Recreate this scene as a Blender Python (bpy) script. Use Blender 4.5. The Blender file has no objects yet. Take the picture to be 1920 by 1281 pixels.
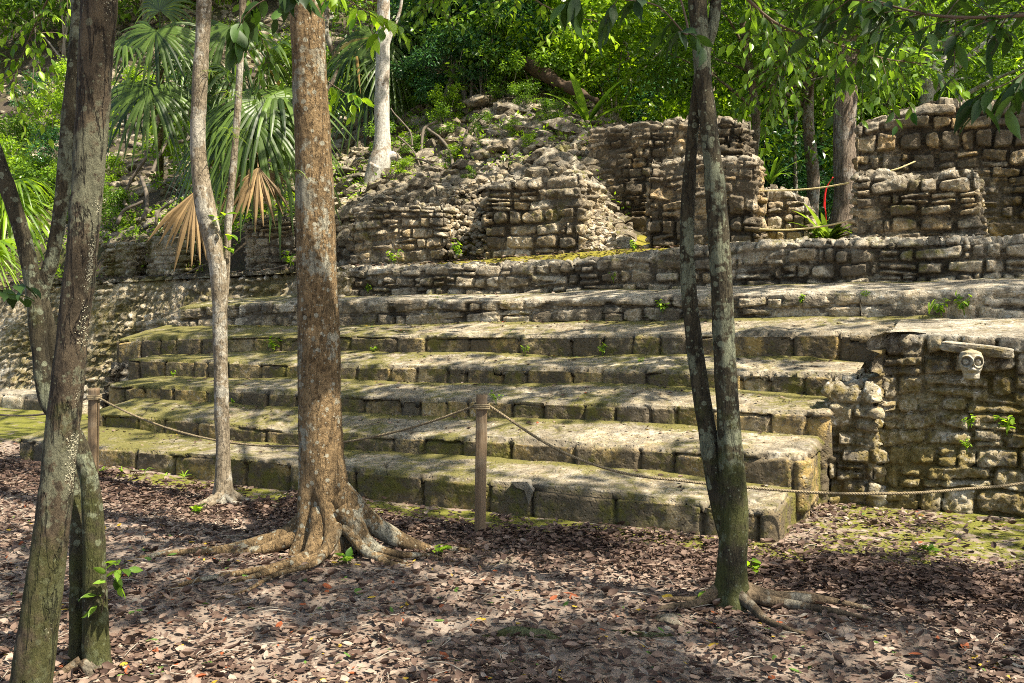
import bpy, math, random
import numpy as np
from mathutils import Vector

# ------------------------------------------------------------------ camera, sky, sun, exposure
scene = bpy.context.scene
col = scene.collection
FPX, CX, HY, EYE = 1844.0, 960.0, 540.0, 1.6      # focal length in photo pixels, centre, horizon row, eye height
cam = bpy.data.objects.new("camera", bpy.data.cameras.new("camera"))
col.objects.link(cam)
cam.location = (0, 0, EYE)
cam.rotation_euler = (math.radians(90), 0, 0)
cam.data.sensor_width = 36
cam.data.lens = FPX / 1920 * 36
cam.data.shift_y = -(640.5 - HY) / 1920
cam.data.clip_end = 400
scene.camera = cam
w = bpy.data.worlds.new("World"); scene.world = w; w.use_nodes = True
SUN = Vector((.475, -.275, .850)).normalized()
nt = w.node_tree
sky = nt.nodes.new('ShaderNodeTexSky'); sky.sky_type = 'NISHITA'; sky.sun_disc = False
sky.sun_elevation = math.asin(SUN.z); sky.sun_rotation = math.atan2(SUN.x, SUN.y)
bg = nt.nodes['Background']; bg.inputs[1].default_value = 0.12
sky.dust_density = 3.0
nt.links.new(sky.outputs[0], bg.inputs[0])
sl = bpy.data.lights.new("sun", 'SUN'); sl.energy = 5.0; sl.angle = math.radians(.5); sl.color = (1, .91, .76)
so = bpy.data.objects.new("sun", sl); col.objects.link(so)
so.rotation_euler = SUN.to_track_quat('Z', 'Y').to_euler()
scene.view_settings.view_transform = 'Standard'; scene.view_settings.look = 'None'
scene.view_settings.exposure = 1.46; scene.view_settings.gamma = 1
try:
    scene.cycles.use_denoising = False; scene.render.filter_size = 1.0; scene.cycles.filter_width = 1.0
    scene.cycles.max_bounces = 6; scene.cycles.diffuse_bounces = 4; scene.cycles.transmission_bounces = 4
    scene.cycles.transparent_max_bounces = 4; scene.cycles.glossy_bounces = 2
    scene.cycles.sample_clamp_indirect = 6
except Exception:
    pass

# ------------------------------------------------------------------ frames of reference
U = np.array([.8966, -.4429]); NN = np.array([.4429, .8966])   # along the stairs / into the stairs
def at(px, py, d):
    return np.array([(px - CX) / FPX * d, d, EYE + (HY - py) / FPX * d])
def dc(px, c):                   # distance (y) where the pixel column meets the vertical plane at offset c
    r = (px - CX) / FPX
    return c / (r * NN[0] + NN[1])
def atc(px, py, c):
    return at(px, py, dc(px, c))
def s_of(px, c):
    d = dc(px, c); r = (px - CX) / FPX
    return d * (r * U[0] + U[1])
def z_of(px, py, c):
    return EYE + (HY - py) / FPX * dc(px, c)
def sc2xy(s, c):
    return s * U[0] + c * NN[0], s * U[1] + c * NN[1]
def xy2sc(x, y):
    return x * U[0] + y * U[1], x * NN[0] + y * NN[1]
def prof(pts, c):                # pixel polyline on plane c -> z as a function of s
    ss = np.array([s_of(p, c) for p, _ in pts]); zz = np.array([z_of(p, q, c) for p, q in pts])
    return lambda s: np.interp(s, ss, zz)

# ------------------------------------------------------------------ noise
_R = np.random.RandomState(7).rand(32, 32, 32).astype(np.float32) * 2 - 1
def vnoise(P):
    P = np.asarray(P, dtype=np.float64)
    i = np.floor(P).astype(int); f = P - i; f = f * f * (3 - 2 * f)
    i0 = i & 31; i1 = (i + 1) & 31
    x0, y0, z0 = i0[..., 0], i0[..., 1], i0[..., 2]; x1, y1, z1 = i1[..., 0], i1[..., 1], i1[..., 2]
    fx, fy, fz = f[..., 0], f[..., 1], f[..., 2]
    def L(a, b, t): return a + (b - a) * t
    return L(L(L(_R[x0, y0, z0], _R[x1, y0, z0], fx), L(_R[x0, y1, z0], _R[x1, y1, z0], fx), fy),
             L(L(_R[x0, y0, z1], _R[x1, y0, z1], fx), L(_R[x0, y1, z1], _R[x1, y1, z1], fx), fy), fz)
def fbm(P, sc=1.0, octv=4, gain=.5):
    P = np.asarray(P) * sc; r = 0; a = 1.0; t = 0
    for k in range(octv):
        r = r + a * vnoise(P + 11.3 * k); t += a; a *= gain; P = P * 2.03
    return r / t
def P3(a, b, c=0.0):
    a = np.asarray(a, float); b = np.asarray(b, float)
    a, b = np.broadcast_arrays(a, b)
    return np.stack([a, b, np.broadcast_to(np.asarray(c, float), a.shape)], -1)
def smooth(x, a, b):
    t = np.clip((x - a) / (b - a), 0, 1); return t * t * (3 - 2 * t)

# ------------------------------------------------------------------ mesh helpers
def tag(o, label=None, cat=None, group=None, kind=None):
    if label: o['label'] = label
    if cat: o['category'] = cat
    if group: o['group'] = group
    if kind: o['kind'] = kind
    return o
def mesh_data(name, V, F, mat, attrs=None, smooth_=True):
    V = np.asarray(V, dtype=np.float32).reshape(-1, 3)
    me = bpy.data.meshes.new(name)
    if not isinstance(F, list): F = [F]
    F = [np.asarray(f, dtype=np.int32) for f in F if len(f)]
    nl = sum(f.size for f in F); npoly = sum(len(f) for f in F)
    me.vertices.add(len(V)); me.vertices.foreach_set('co', V.ravel())
    me.loops.add(nl); me.loops.foreach_set('vertex_index', np.concatenate([f.ravel() for f in F]))
    me.polygons.add(npoly)
    st = []; tot = []; o = 0
    for f in F:
        k = f.shape[1]; st.append(o + np.arange(len(f)) * k); tot.append(np.full(len(f), k)); o += f.size
    me.polygons.foreach_set('loop_start', np.concatenate(st).astype(np.int32))
    me.polygons.foreach_set('loop_total', np.concatenate(tot).astype(np.int32))
    me.polygons.foreach_set('use_smooth', np.full(npoly, smooth_))
    me.update(calc_edges=True)
    for k, v in (attrs or {}).items():
        v = np.asarray(v, dtype=np.float32)
        a = me.attributes.new(k, 'FLOAT', 'POINT'); a.data.foreach_set('value', v.ravel())
    if mat: me.materials.append(mat)
    return me
def mesh_obj(name, V, F, mat, parent=None, attrs=None, smooth_=True, loc=None):
    o = bpy.data.objects.new(name, mesh_data(name, V, F, mat, attrs, smooth_))
    col.objects.link(o)
    if parent is not None: o.parent = parent
    if loc is not None: o.location = loc
    return o
def empty(name, loc=(0, 0, 0)):
    o = bpy.data.objects.new(name, None); col.objects.link(o); o.location = [float(v) for v in loc]
    o.empty_display_size = .1
    return o
def grid_faces(nr, nc, wrap=False):
    i = np.arange(nr - 1)[:, None]; j = np.arange(nc if wrap else nc - 1)[None, :]
    j2 = (j + 1) % nc
    a = i * nc + j; b = i * nc + j2; c = (i + 1) * nc + j2; d = (i + 1) * nc + j
    return np.stack([a, b, c, d], -1).reshape(-1, 4)

# ------------------------------------------------------------------ material helpers
class M:
    def __init__(s, name, rough=.85):
        s.m = bpy.data.materials.new(name); s.m.use_nodes = True; s.nt = s.m.node_tree
        s.b = s.nt.nodes['Principled BSDF']; s.b.inputs['Roughness'].default_value = rough
        s.b.inputs['Specular IOR Level'].default_value = .25
        s.geo = s.nt.nodes.new('ShaderNodeNewGeometry'); s.tc = s.nt.nodes.new('ShaderNodeTexCoord')
        s.vec = s.tc.outputs['Object']
    def n(s, t, **kw):
        x = s.nt.nodes.new(t)
        for k, v in kw.items(): setattr(x, k, v)
        return x
    def l(s, a, b): s.nt.links.new(a, b)
    def setin(s, sock, v):
        if isinstance(v, bpy.types.NodeSocket): s.l(v, sock)
        elif isinstance(v, (tuple, list)) and len(v) == 3 and sock.type == 'RGBA': sock.default_value = (*v, 1)
        else: sock.default_value = v
    def attr(s, name):
        x = s.n('ShaderNodeAttribute'); x.attribute_name = name; return x.outputs['Fac']
    def noise(s, scale, detail=5, rough=.6, vec=None, dist=0.0, stretch=None):
        x = s.n('ShaderNodeTexNoise'); x.inputs['Scale'].default_value = scale; x.inputs['Detail'].default_value = detail
        x.inputs['Roughness'].default_value = rough; x.inputs['Distortion'].default_value = dist
        v = vec or s.vec
        if stretch:
            mp = s.n('ShaderNodeMapping'); mp.inputs['Scale'].default_value = stretch; s.l(v, mp.inputs[0]); v = mp.outputs[0]
        s.l(v, x.inputs['Vector']); return x.outputs['Fac']
    def voro(s, scale, feat='F1', vec=None, rnd=1.0):
        x = s.n('ShaderNodeTexVoronoi'); x.feature = feat; x.inputs['Scale'].default_value = scale
        x.inputs['Randomness'].default_value = rnd
        s.l(vec or s.vec, x.inputs['Vector']); return x
    def ramp(s, f, stops, interp='LINEAR'):
        x = s.n('ShaderNodeValToRGB'); x.color_ramp.interpolation = interp
        e = x.color_ramp.elements
        while len(e) < len(stops): e.new(.5)
        for i, (p, c) in enumerate(stops):
            e[i].position = p; e[i].color = (*c, 1) if isinstance(c, (tuple, list)) else (c, c, c, 1)
        s.setin(x.inputs[0], f); return x.outputs[0]
    def mix(s, f, a, b, mode='MIX'):
        x = s.n('ShaderNodeMix'); x.data_type = 'RGBA'; x.blend_type = mode
        s.setin(x.inputs[0], f); s.setin(x.inputs[6], a); s.setin(x.inputs[7], b); return x.outputs[2]
    def math(s, op, a, b=0.0, clamp=False):
        x = s.n('ShaderNodeMath'); x.operation = op; x.use_clamp = clamp
        s.setin(x.inputs[0], a); s.setin(x.inputs[1], b); return x.outputs[0]
    def bump(s, h, strength=.5, dist=.01, nrm=None):
        x = s.n('ShaderNodeBump'); x.inputs['Strength'].default_value = strength; x.inputs['Distance'].default_value = dist
        s.l(h, x.inputs['Height'])
        if nrm is not None: s.l(nrm, x.inputs['Normal'])
        return x.outputs[0]
    def out(s, colr, nrm=None, rough=None):
        s.setin(s.b.inputs['Base Color'], colr)
        if nrm is not None: s.l(nrm, s.b.inputs['Normal'])
        if rough is not None: s.setin(s.b.inputs['Roughness'], rough)
        return s.m

def stone_mat(name, stops, dark=.5, moss=.5, lichen=.4, sat_patch=(.36, .24, .09), patch=.3, moss_col=(.13, .12, .02), dark_col=(.05, .04, .028), joint_col=(.035, .027, .017)):
    """weathered limestone: per-stone tint, black crust, ochre stain, moss, pale lichen, soil in the joints"""
    m = M(name, .9); v = m.vec
    sid = m.attr('sid'); jm = m.attr('jm'); mo = m.attr('moss'); top = m.attr('top')
    base = m.ramp(sid, stops)
    nb = m.noise(14, 7, .65); nf = m.noise(60, 5, .7)
    base = m.mix(m.ramp(nb, [(.36, 0.0), (.62, 1.0)]), m.mix(.62, base, (.10, .072, .038)), base)
    base = m.mix(m.math('MULTIPLY', m.ramp(nf, [(.50, 0.0), (.68, 1.0)]), .5), base, (.66, .60, .48))
    base = m.mix(m.math('MULTIPLY', m.ramp(nf, [(.32, 1.0), (.46, 0.0)]), .55), base, (.07, .05, .03))
    pt = m.ramp(m.noise(2.6, 6, .6), [(.5 - patch * .25, 0.0), (.62, 1.0)])
    base = m.mix(m.math('MULTIPLY', pt, patch), base, sat_patch)
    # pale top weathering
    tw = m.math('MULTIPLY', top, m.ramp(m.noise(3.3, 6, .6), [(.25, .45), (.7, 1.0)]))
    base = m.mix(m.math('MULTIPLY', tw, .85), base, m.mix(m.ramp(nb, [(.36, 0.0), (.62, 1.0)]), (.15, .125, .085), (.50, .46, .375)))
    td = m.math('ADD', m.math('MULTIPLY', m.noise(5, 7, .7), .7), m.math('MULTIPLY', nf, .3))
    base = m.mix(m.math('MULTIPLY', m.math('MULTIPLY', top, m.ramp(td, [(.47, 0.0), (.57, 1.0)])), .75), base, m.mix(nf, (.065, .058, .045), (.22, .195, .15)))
    lw = m.ramp(m.noise(22, 4, .5), [(.60, 0.0), (.66, 1.0)])
    base = m.mix(m.math('MULTIPLY', lw, lichen), base, (.58, .55, .46))
    # dark crust
    dn = m.math('ADD', m.math('MULTIPLY', m.noise(1.7, 7, .65), .65), m.math('MULTIPLY', m.noise(11, 6, .7), .35))
    dn = m.math('ADD', dn, m.math('MULTIPLY', m.math('SUBTRACT', sid, .5), .09))
    df = m.ramp(dn, [(.60 - .2 * dark, 0.0), (.67 - .2 * dark, 1.0)])
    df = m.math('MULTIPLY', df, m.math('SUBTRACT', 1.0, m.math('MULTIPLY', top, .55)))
    base = m.mix(m.math('MULTIPLY', df, .9), base, m.mix(nf, dark_col, (.11, .09, .06)))
    # moss
    mn = m.math('ADD', m.math('MULTIPLY', m.noise(2.2, 6, .65), .6), m.math('MULTIPLY', m.noise(17, 5, .7), .4))
    mn = m.math('ADD', mn, m.math('MULTIPLY', m.math('SUBTRACT', mo, .5), .5))
    mf = m.ramp(mn, [(.63 - .2 * moss, 0.0), (.73 - .2 * moss, 1.0)])
    base = m.mix(m.math('MULTIPLY', mf, .85), base, m.mix(nf, tuple(x * .45 for x in moss_col), tuple(x * 1.3 for x in moss_col)))
    base = m.mix(jm, m.mix(nf, tuple(x * .5 for x in joint_col), tuple(x * 1.4 for x in joint_col)), base)
    # pits and relief
    h = m.math('ADD', m.math('MULTIPLY', nb, .6), m.math('MULTIPLY', nf, .3))
    vp = m.voro(34).outputs['Distance']
    h = m.math('ADD', h, m.math('MULTIPLY', m.ramp(vp, [(.0, 0.0), (.35, 1.0)]), .35))
    nr = m.bump(h, 1.0, .034)
    return m.out(base, nr)

OCHRE = [(0, (.17, .12, .05)), (.25, (.36, .26, .11)), (.5, (.44, .35, .20)), (.7, (.26, .185, .07)), (.85, (.54, .47, .35)), (1, (.20, .15, .07))]
PALE = [(0, (.26, .21, .14)), (.25, (.42, .36, .26)), (.5, (.50, .45, .35)), (.7, (.36, .27, .15)), (.85, (.55, .50, .41)), (1, (.33, .29, .22))]
GOLD = [(0, (.28, .20, .10)), (.25, (.46, .37, .23)), (.5, (.54, .47, .35)), (.7, (.36, .25, .11)), (.85, (.60, .54, .43)), (1, (.33, .26, .16))]
GREY = [(0, (.24, .20, .13)), (.25, (.42, .36, .26)), (.5, (.53, .48, .37)), (.7, (.34, .26, .15)), (.85, (.61, .57, .47)), (1, (.32, .27, .19))]
MS = {
 'step': stone_mat('limestone_steps', OCHRE, .86, .68, .40, patch=.70, sat_patch=(.37, .25, .075)),
 'terrace': stone_mat('limestone_terrace', GREY, .66, .42, .6, patch=.3),
 'mossy': stone_mat('mossy_rubble', PALE, .50, .85, 1.0, joint_col=(.085, .07, .02), patch=.2, moss_col=(.12, .10, .02)),
 'right': stone_mat('limestone_right', GREY, .60, .64, 1.0, joint_col=(.12, .085, .018), patch=.35, sat_patch=(.26, .20, .06), moss_col=(.15, .11, .02)),
 'pier': stone_mat('limestone_pier', GOLD, .70, .45, .9, patch=.3, joint_col=(.06, .045, .025)),
 'ruin': stone_mat('limestone_ruin', GOLD, .82, .25, .5, patch=.45, sat_patch=(.42, .25, .08), dark_col=(.035, .028, .02)),
 'rock': stone_mat('loose_rock', GREY, .78, .60, .6, patch=.25),
 'yellow': stone_mat('yellow_plaster', [(0, (.40, .33, .15)), (.5, (.50, .43, .24)), (1, (.36, .29, .12))], .2, .6, .5, patch=.6, sat_patch=(.40, .34, .10), moss_col=(.22, .20, .05)),
}
def leaf_mat(name, a, b, trans=.5, rough=.42, tr_tint=(1.5, 1.45, .5), spec=.4, brown=None):
    m = M(name, rough); r = m.attr('rnd')
    c = m.ramp(r, [(0, a), (.7, b), (.93, tuple(min(1, x * 1.5) for x in b)), (1, brown or tuple(min(1, x * 1.5) for x in b))])
    c2 = m.mix(1.0, c, tr_tint, 'MULTIPLY')
    m.b.inputs['Specular IOR Level'].default_value = spec
    m.setin(m.b.inputs['Base Color'], c)
    t = m.n('ShaderNodeBsdfTranslucent'); m.l(c2, t.inputs[0])
    mx = m.n('ShaderNodeMixShader'); mx.inputs[0].default_value = trans
    m.l(m.b.outputs[0], mx.inputs[1]); m.l(t.outputs[0], mx.inputs[2])
    m.l(mx.outputs[0], m.nt.nodes['Material Output'].inputs[0])
    return m.m
ML = {
 'bright': leaf_mat('leaf_bright', (.05, .13, .012), (.26, .40, .03), .52, .36),
 'mid': leaf_mat('leaf_mid', (.022, .065, .01), (.15, .26, .03), .48, .33),
 'dark': leaf_mat('leaf_dark', (.013, .035, .008), (.04, .085, .014), .40, .5),
 'deep': leaf_mat('leaf_deep', (.010, .042, .018), (.06, .15, .055), .38, .25),
 'palm': leaf_mat('palm_leaf', (.016, .038, .006), (.10, .165, .028), .40, .42, brown=(.24, .16, .05)),
 'midplant': leaf_mat('plant_leaf', (.03, .09, .012), (.14, .24, .03), .45, .35),
 'deadpalm': leaf_mat('dead_palm_leaf', (.13, .085, .035), (.30, .20, .09), .25, .7, (1.1, .9, .6)),
 'canopy': leaf_mat('leaf_canopy', (.04, .09, .015), (.09, .17, .03), .45),
 'brom': leaf_mat('bromeliad_leaf', (.06, .11, .02), (.16, .24, .05), .4),
}
def flat_mat(name, c, rough=.7, var=.3, scale=20, stretch=None):
    m = M(name, rough); n = m.noise(scale, 5, .6, stretch=stretch)
    return m.out(m.mix(n, tuple(x * (1 - var) for x in c), tuple(min(1, x * (1 + var)) for x in c)), m.bump(n, .4, .01))
MISC = {
 'twig': flat_mat('twig_bark', (.10, .07, .045)),
 'palegrey_twig': flat_mat('grey_twig', (.28, .25, .20)),
 'rope': None,
 'red': flat_mat('red_bract', (.62, .02, .02), .5, .2),
}
m = M('rope_fibre', .9); vt = m.attr('tw')
MISC['rope'] = m.out(m.mix(m.ramp(m.noise(60, 3), [(.3, 0.0), (.7, 1.0)]), (.13, .10, .055), (.27, .215, .13)), m.bump(vt, 1.0, .006))
m = M('cord_fibre', .8)
MISC['cord'] = m.out(m.mix(m.noise(40, 3), (.45, .36, .16), (.6, .5, .27)))
m = M('post_wood', .8); wv = m.noise(30, 6, .7, stretch=(1, 1, .06))
cw = m.mix(m.ramp(wv, [(.3, 0.0), (.7, 1.0)]), (.07, .045, .025), (.22, .155, .09))
MISC['post'] = m.out(m.mix(m.math('MULTIPLY', m.ramp(m.noise(5, 5), [(.5, 0.0), (.7, 1.0)]), .5), cw, (.25, .22, .16)), m.bump(wv, .6, .01))

def bark_mat(name, base, base2, pale, palef=.5, mossf=.3, darkf=.3, spots=.0, vstretch=.35, rough=.9, bumpd=.012, crack=.35):
    """bark with lichen blotches, brown stains and moss low down"""
    m = M(name, rough); g = m.tc.outputs['Object']
    fine = m.noise(44, 8, .75, stretch=(1, 1, vstretch)); mid = m.noise(11, 8, .7, stretch=(1, 1, min(1, vstretch * 1.6)))
    c = m.mix(m.ramp(mid, [(.35, 0.0), (.65, 1.0)]), base, base2)
    c = m.mix(m.math('MULTIPLY', m.ramp(fine, [(.40, 1.0), (.52, 0.0)]), .75), c, tuple(x * .28 for x in base))
    pn = m.math('ADD', m.math('MULTIPLY', m.noise(4.5, 4, .55, stretch=(1, 1, .6)), .7), m.math('MULTIPLY', m.noise(26, 4, .6), .3))
    c = m.mix(m.math('MULTIPLY', m.ramp(pn, [(.62 - .25 * palef, 0.0), (.65 - .25 * palef, 1.0)]), .85), c, m.mix(m.ramp(fine, [(.35, 0.0), (.6, 1.0)]), tuple(x * .5 for x in pale), pale))
    dn = m.noise(3.2, 6, .65, stretch=(1, 1, .5))
    c = m.mix(m.math('MULTIPLY', m.ramp(dn, [(.64 - .2 * darkf, 0.0), (.72 - .2 * darkf, 1.0)]), .8), c, tuple(x * .3 for x in base2))
    cn = m.math('ABSOLUTE', m.math('SUBTRACT', m.noise(17, 5, .6, stretch=(1, 1, .16), dist=.4), .5))
    cf = m.ramp(cn, [(.0, 1.0), (.035, 0.0)]); c = m.mix(m.math('MULTIPLY', cf, crack), c, tuple(x * .22 for x in base))
    if spots:
        for sc_, th in ((15, .40), (34, .36)):
            vs = m.voro(sc_); vr = m.noise(7 + sc_ * .2, 3)
            f = m.ramp(m.math('ADD', vs.outputs['Distance'], m.math('MULTIPLY', vr, .5)), [(th + spots * .04, 1.0), (th + .03 + spots * .04, 0.0)])
            c = m.mix(m.math('MULTIPLY', f, .85), c, m.mix(fine, tuple(x * .6 for x in pale), tuple(min(1, x * 1.15) for x in pale)))
    sep = m.n('ShaderNodeSeparateXYZ'); m.l(g, sep.inputs[0])
    mz = m.math('SUBTRACT', m.math('MULTIPLY', m.noise(5, 5, .65), 2.2), m.math('MULTIPLY', sep.outputs[2], .45))
    c = m.mix(m.math('MULTIPLY', m.ramp(mz, [(1.2 - mossf, 0.0), (1.5 - mossf, 1.0)]), .6), c, m.mix(fine, (.03, .038, .008), (.10, .11, .02)))
    h = m.math('SUBTRACT', m.math('ADD', fine, m.math('MULTIPLY', mid, .8)), m.math('MULTIPLY', cf, crack * .8))
    return m.out(c, m.bump(h, 1.0, bumpd))
MB = {
 'mottled': bark_mat('bark_mottled', (.070, .052, .032), (.125, .095, .055), (.185, .185, .115), .40, .50, .42, bumpd=.03, crack=.8, spots=.3),
 'twin': bark_mat('bark_twin', (.042, .034, .018), (.075, .063, .036), (.21, .225, .145), .38, .50, .42, bumpd=.02, spots=.9),
 'tan': bark_mat('bark_tan', (.17, .11, .05), (.32, .22, .11), (.42, .40, .30), .26, .0, .40, bumpd=.03, spots=.6, vstretch=.6),
 'pale': bark_mat('bark_pale', (.26, .20, .14), (.40, .35, .28), (.56, .54, .48), .75, .1, .05, vstretch=.8, bumpd=.005),
 'slender': bark_mat('bark_slender', (.17, .13, .08), (.32, .27, .19), (.44, .41, .33), .38, .15, .25, vstretch=.6),
 'fissured': bark_mat('bark_fissured', (.22, .16, .11), (.36, .29, .22), (.45, .40, .33), .3, .1, .1, vstretch=.15, bumpd=.04),
 'root': bark_mat('bark_root', (.10, .07, .04), (.17, .125, .075), (.30, .27, .20), .2, .1, .35, vstretch=1.0),
 'forest': bark_mat('bark_forest', (.16, .12, .08), (.26, .21, .15), (.34, .33, .27), .4, .3, .2),
}
# ------------------------------------------------------------------ masonry
def rr_dist(dx, dy, r):
    """distance to the border of a cell whose corners are rounded by r"""
    inner = np.minimum(dx, dy)
    cx_, cy_ = r - dx, r - dy
    corner = (cx_ > 0) & (cy_ > 0)
    return np.where(corner, r - np.hypot(np.maximum(cx_, 0), np.maximum(cy_, 0)), inner)
def pat_courses(a, b, seed, h=(.10, .18), wd=(.14, .42), joint=.02, jd=.035, rough=.010, out=.022, warp=.03, sub=.18, filt=.15, fine=.0, inset=.16, rot=.07, pebble=.035):
    """rubble masonry: rough stones in wavering courses, each turned and shrunk a little, the gaps packed with small pieces"""
    rs = np.random.RandomState(seed)
    wa = a + warp * .5 * fbm(P3(a * 1.6, b * 1.6, seed * 3.1), 1, 2); wb = b + warp * fbm(P3(a * 1.1, b * 1.5, seed * 7.7 + 5), 1, 2)
    lo, hi = wb.min() - .01, wb.max() + .01
    ed = [lo]
    while ed[-1] < hi: ed.append(ed[-1] + rs.uniform(*h))
    ed = np.array(ed); row = np.clip(np.searchsorted(ed, wb) - 1, 0, len(ed) - 2)
    dmin = np.zeros_like(a); sid = np.zeros_like(a); off = np.zeros_like(a); pl = np.zeros_like(a)
    nz_ = .010 * fbm(P3(a, b, seed * 1.9), 14, 4) + .014 * fbm(P3(a, b, seed * .7), 5, 2)
    for k in range(len(ed) - 1):
        mk = row == k
        if not mk.any(): continue
        av, bv = wa[mk], wb[mk]; hk = ed[k + 1] - ed[k]
        e = [av.min() - .01 - rs.uniform(0, wd[1])]
        while e[-1] < av.max() + .02: e.append(e[-1] + rs.uniform(*wd) * rs.choice([.45, .8, 1, 1.3]) * (.6 + .4 * hk / h[1]))
        e = np.array(e); j = np.clip(np.searchsorted(e, av) - 1, 0, len(e) - 2); n = len(e)
        spl = rs.rand(n) < sub; cut = ed[k] + hk * rs.uniform(.35, .65, n)
        upper = spl[j] & (bv > cut[j]); w_ = upper.astype(int)
        lo_ = np.where(upper, cut[j], ed[k]); hi_ = np.where(spl[j] & ~upper, cut[j], ed[k + 1])
        R = rs.rand(n, 2, 8); r = R[j, w_]
        W_, H_ = e[j + 1] - e[j], hi_ - lo_
        x0 = e[j] + W_ * inset * r[:, 0] * .7; x1 = e[j + 1] - W_ * inset * r[:, 1] * .7; y0 = lo_ + H_ * inset * r[:, 2]; y1 = hi_ - H_ * inset * r[:, 3]
        xc, yc, hx, hy = (x0 + x1) / 2, (y0 + y1) / 2, (x1 - x0) / 2, (y1 - y0) / 2
        th = (r[:, 4] - .5) * 2 * rot; X = (av - xc) * np.cos(th) + (bv - yc) * np.sin(th); Y = -(av - xc) * np.sin(th) + (bv - yc) * np.cos(th)
        taper = 1 + (r[:, 5] - .5) * .5 * X / hx
        dmin[mk] = rr_dist(hx - np.abs(X), hy * taper - np.abs(Y), (.25 + .45 * r[:, 4]) * np.minimum(hx, hy))
        sid[mk] = r[:, 6]; off[mk] = r[:, 7] * 2 - 1
        pl[mk] = (R[j, w_, 2] - .5) * X / hx * 1.2 + (R[j, w_, 0] - .5) * Y / hy * 1.6
    q3 = P3(a, b, seed * 1.7)
    dmin = dmin + nz_
    fill = filt + (1 - filt) * smooth(fbm(P3(a, b, seed + 40.), 1.6, 3), -.3, .2)
    edge = smooth(dmin, -.001, joint * .75)
    rnd_ = smooth(dmin, 0, .028)                                       # shoulders of each stone
    face = out * (off + pl) + .009 * rnd_ + rough * 1.5 * np.abs(fbm(q3, 6, 5)) * 2 - rough * 1.2 * np.abs(fbm(q3, 19, 4))
    pd, ps, pj = pat_rubble(a, b, seed + 3, size=pebble, aniso=1.7, jd=.02, out=.008, rough=.004)
    gap = -jd * (.12 + 1.0 * fill) + pd * (.4 + .6 * fill)
    d = edge * face + (1 - edge) * gap
    d = d - .045 * smooth(fbm(P3(a, b, seed + 80.), 3.2, 3), .38, .5) + (fine * np.abs(fbm(q3, 16, 4)) if fine else 0)
    sid = edge * sid + (1 - edge) * ps
    jm = edge + (1 - edge) * (.20 + .34 * (1 - fill) + .5 * pj * (1 - .7 * fill))
    return d, sid, jm
def pat_rubble(a, b, seed, size=.09, aniso=1.6, jd=.045, rough=.008, out=.03, jfrac=.16):
    rs = np.random.RandomState(seed)
    x = a / (size * aniso); y = b / size
    x = x + .35 * fbm(P3(a * 3, b * 3, seed), 1, 2); y = y + .35 * fbm(P3(a * 3, b * 3, seed + 9.0), 1, 2)
    T = rs.rand(64, 64, 4)
    ix, iy = np.floor(x).astype(int), np.floor(y).astype(int)
    d1 = np.full(x.shape, 9.); d2 = np.full(x.shape, 9.); sid = np.zeros_like(x); of = np.zeros_like(x)
    for i in (-1, 0, 1):
        for j in (-1, 0, 1):
            t = T[(ix + i) & 63, (iy + j) & 63]
            px_, py_ = ix + i + .1 + .8 * t[..., 0], iy + j + .1 + .8 * t[..., 1]
            d = np.hypot(px_ - x, py_ - y) * (1.15 - .3 * t[..., 2])
            n = d < d1
            d2 = np.where(n, d1, np.minimum(d2, d)); sid = np.where(n, t[..., 2], sid); of = np.where(n, t[..., 3] * 2 - 1, of); d1 = np.where(n, d, d1)
    e = d2 - d1
    dome = smooth(e, jfrac * .3, jfrac * 3.2)
    q3 = P3(a, b, seed * 1.7)
    return -jd * (1 - dome) + out * of * dome + rough * 1.5 * fbm(q3, 12, 4), sid, smooth(e, jfrac * .2, jfrac)
def pat_blocks(a, b, seed, wd=(.26, .48), joint=.008, jd=.035, rough=.005, out=.010, h=1.0):
    """one course of dressed blocks; b runs up the riser and over its lip"""
    rs = np.random.RandomState(seed)
    e = [a.min() - .2]
    while e[-1] < a.max() + .1: e.append(e[-1] + rs.uniform(*wd))
    e = np.array(e); wa = a + .012 * fbm(P3(a * 3, b * 6, seed), 1, 3)
    j = np.clip(np.searchsorted(e, wa) - 1, 0, len(e) - 2)
    sd, of, tl = rs.rand(len(e)), rs.uniform(-1, 1, len(e)), rs.uniform(-1, 1, len(e))
    # chipped upper corners
    dx = np.minimum(wa - e[j], e[j + 1] - wa)
    q3 = P3(a, b, seed * 2.3)
    jn = joint * (1 + .7 * fbm(q3, 7, 3)) 
    hb = h * (1 + .05 * tl[j]) + .012 * fbm(q3, 5, 3)
    dt = np.abs(b - hb)                                        # groove under the plaster of the tread
    rd = rr_dist(dx, np.maximum(hb - b, 0) + 1e-3, .045)
    dd = np.where(b < hb, np.minimum(dx, rd), 1)
    dome = smooth(dd + .004 * fbm(q3, 30, 2), jn * .2, jn * 3.2)
    gro = smooth(np.abs(b - hb), .002, .011)
    d = -jd * (1 - dome) * (b < hb) - .010 * (1 - gro) + out * of[j] * (b < hb) + rough * 2.2 * fbm(q3, 5, 4) + rough * fbm(q3, 22, 3)
    return d, sd[j], np.where(b < hb, smooth(dd, jn * .15, jn * .7), .3 + .7 * gro), b < hb
def pat_tread(a, b, P, seed):
    q3 = P3(P[..., 0], P[..., 1], seed * 1.3)
    d = .016 * fbm(q3, 1.6, 4) + .006 * fbm(q3, 9, 4)
    cr = np.abs(fbm(q3, 1.1, 4))                                 # cracks in the plaster surface
    crk = smooth(cr, .002, .014)
    lay = .5 + .5 * np.tanh(fbm(q3, .8, 4) * 12)                 # flaked layers
    return d - .012 * (1 - crk) + .010 * lay, .5 + .5 * fbm(q3, .9, 3), .25 + .75 * crk

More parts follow.
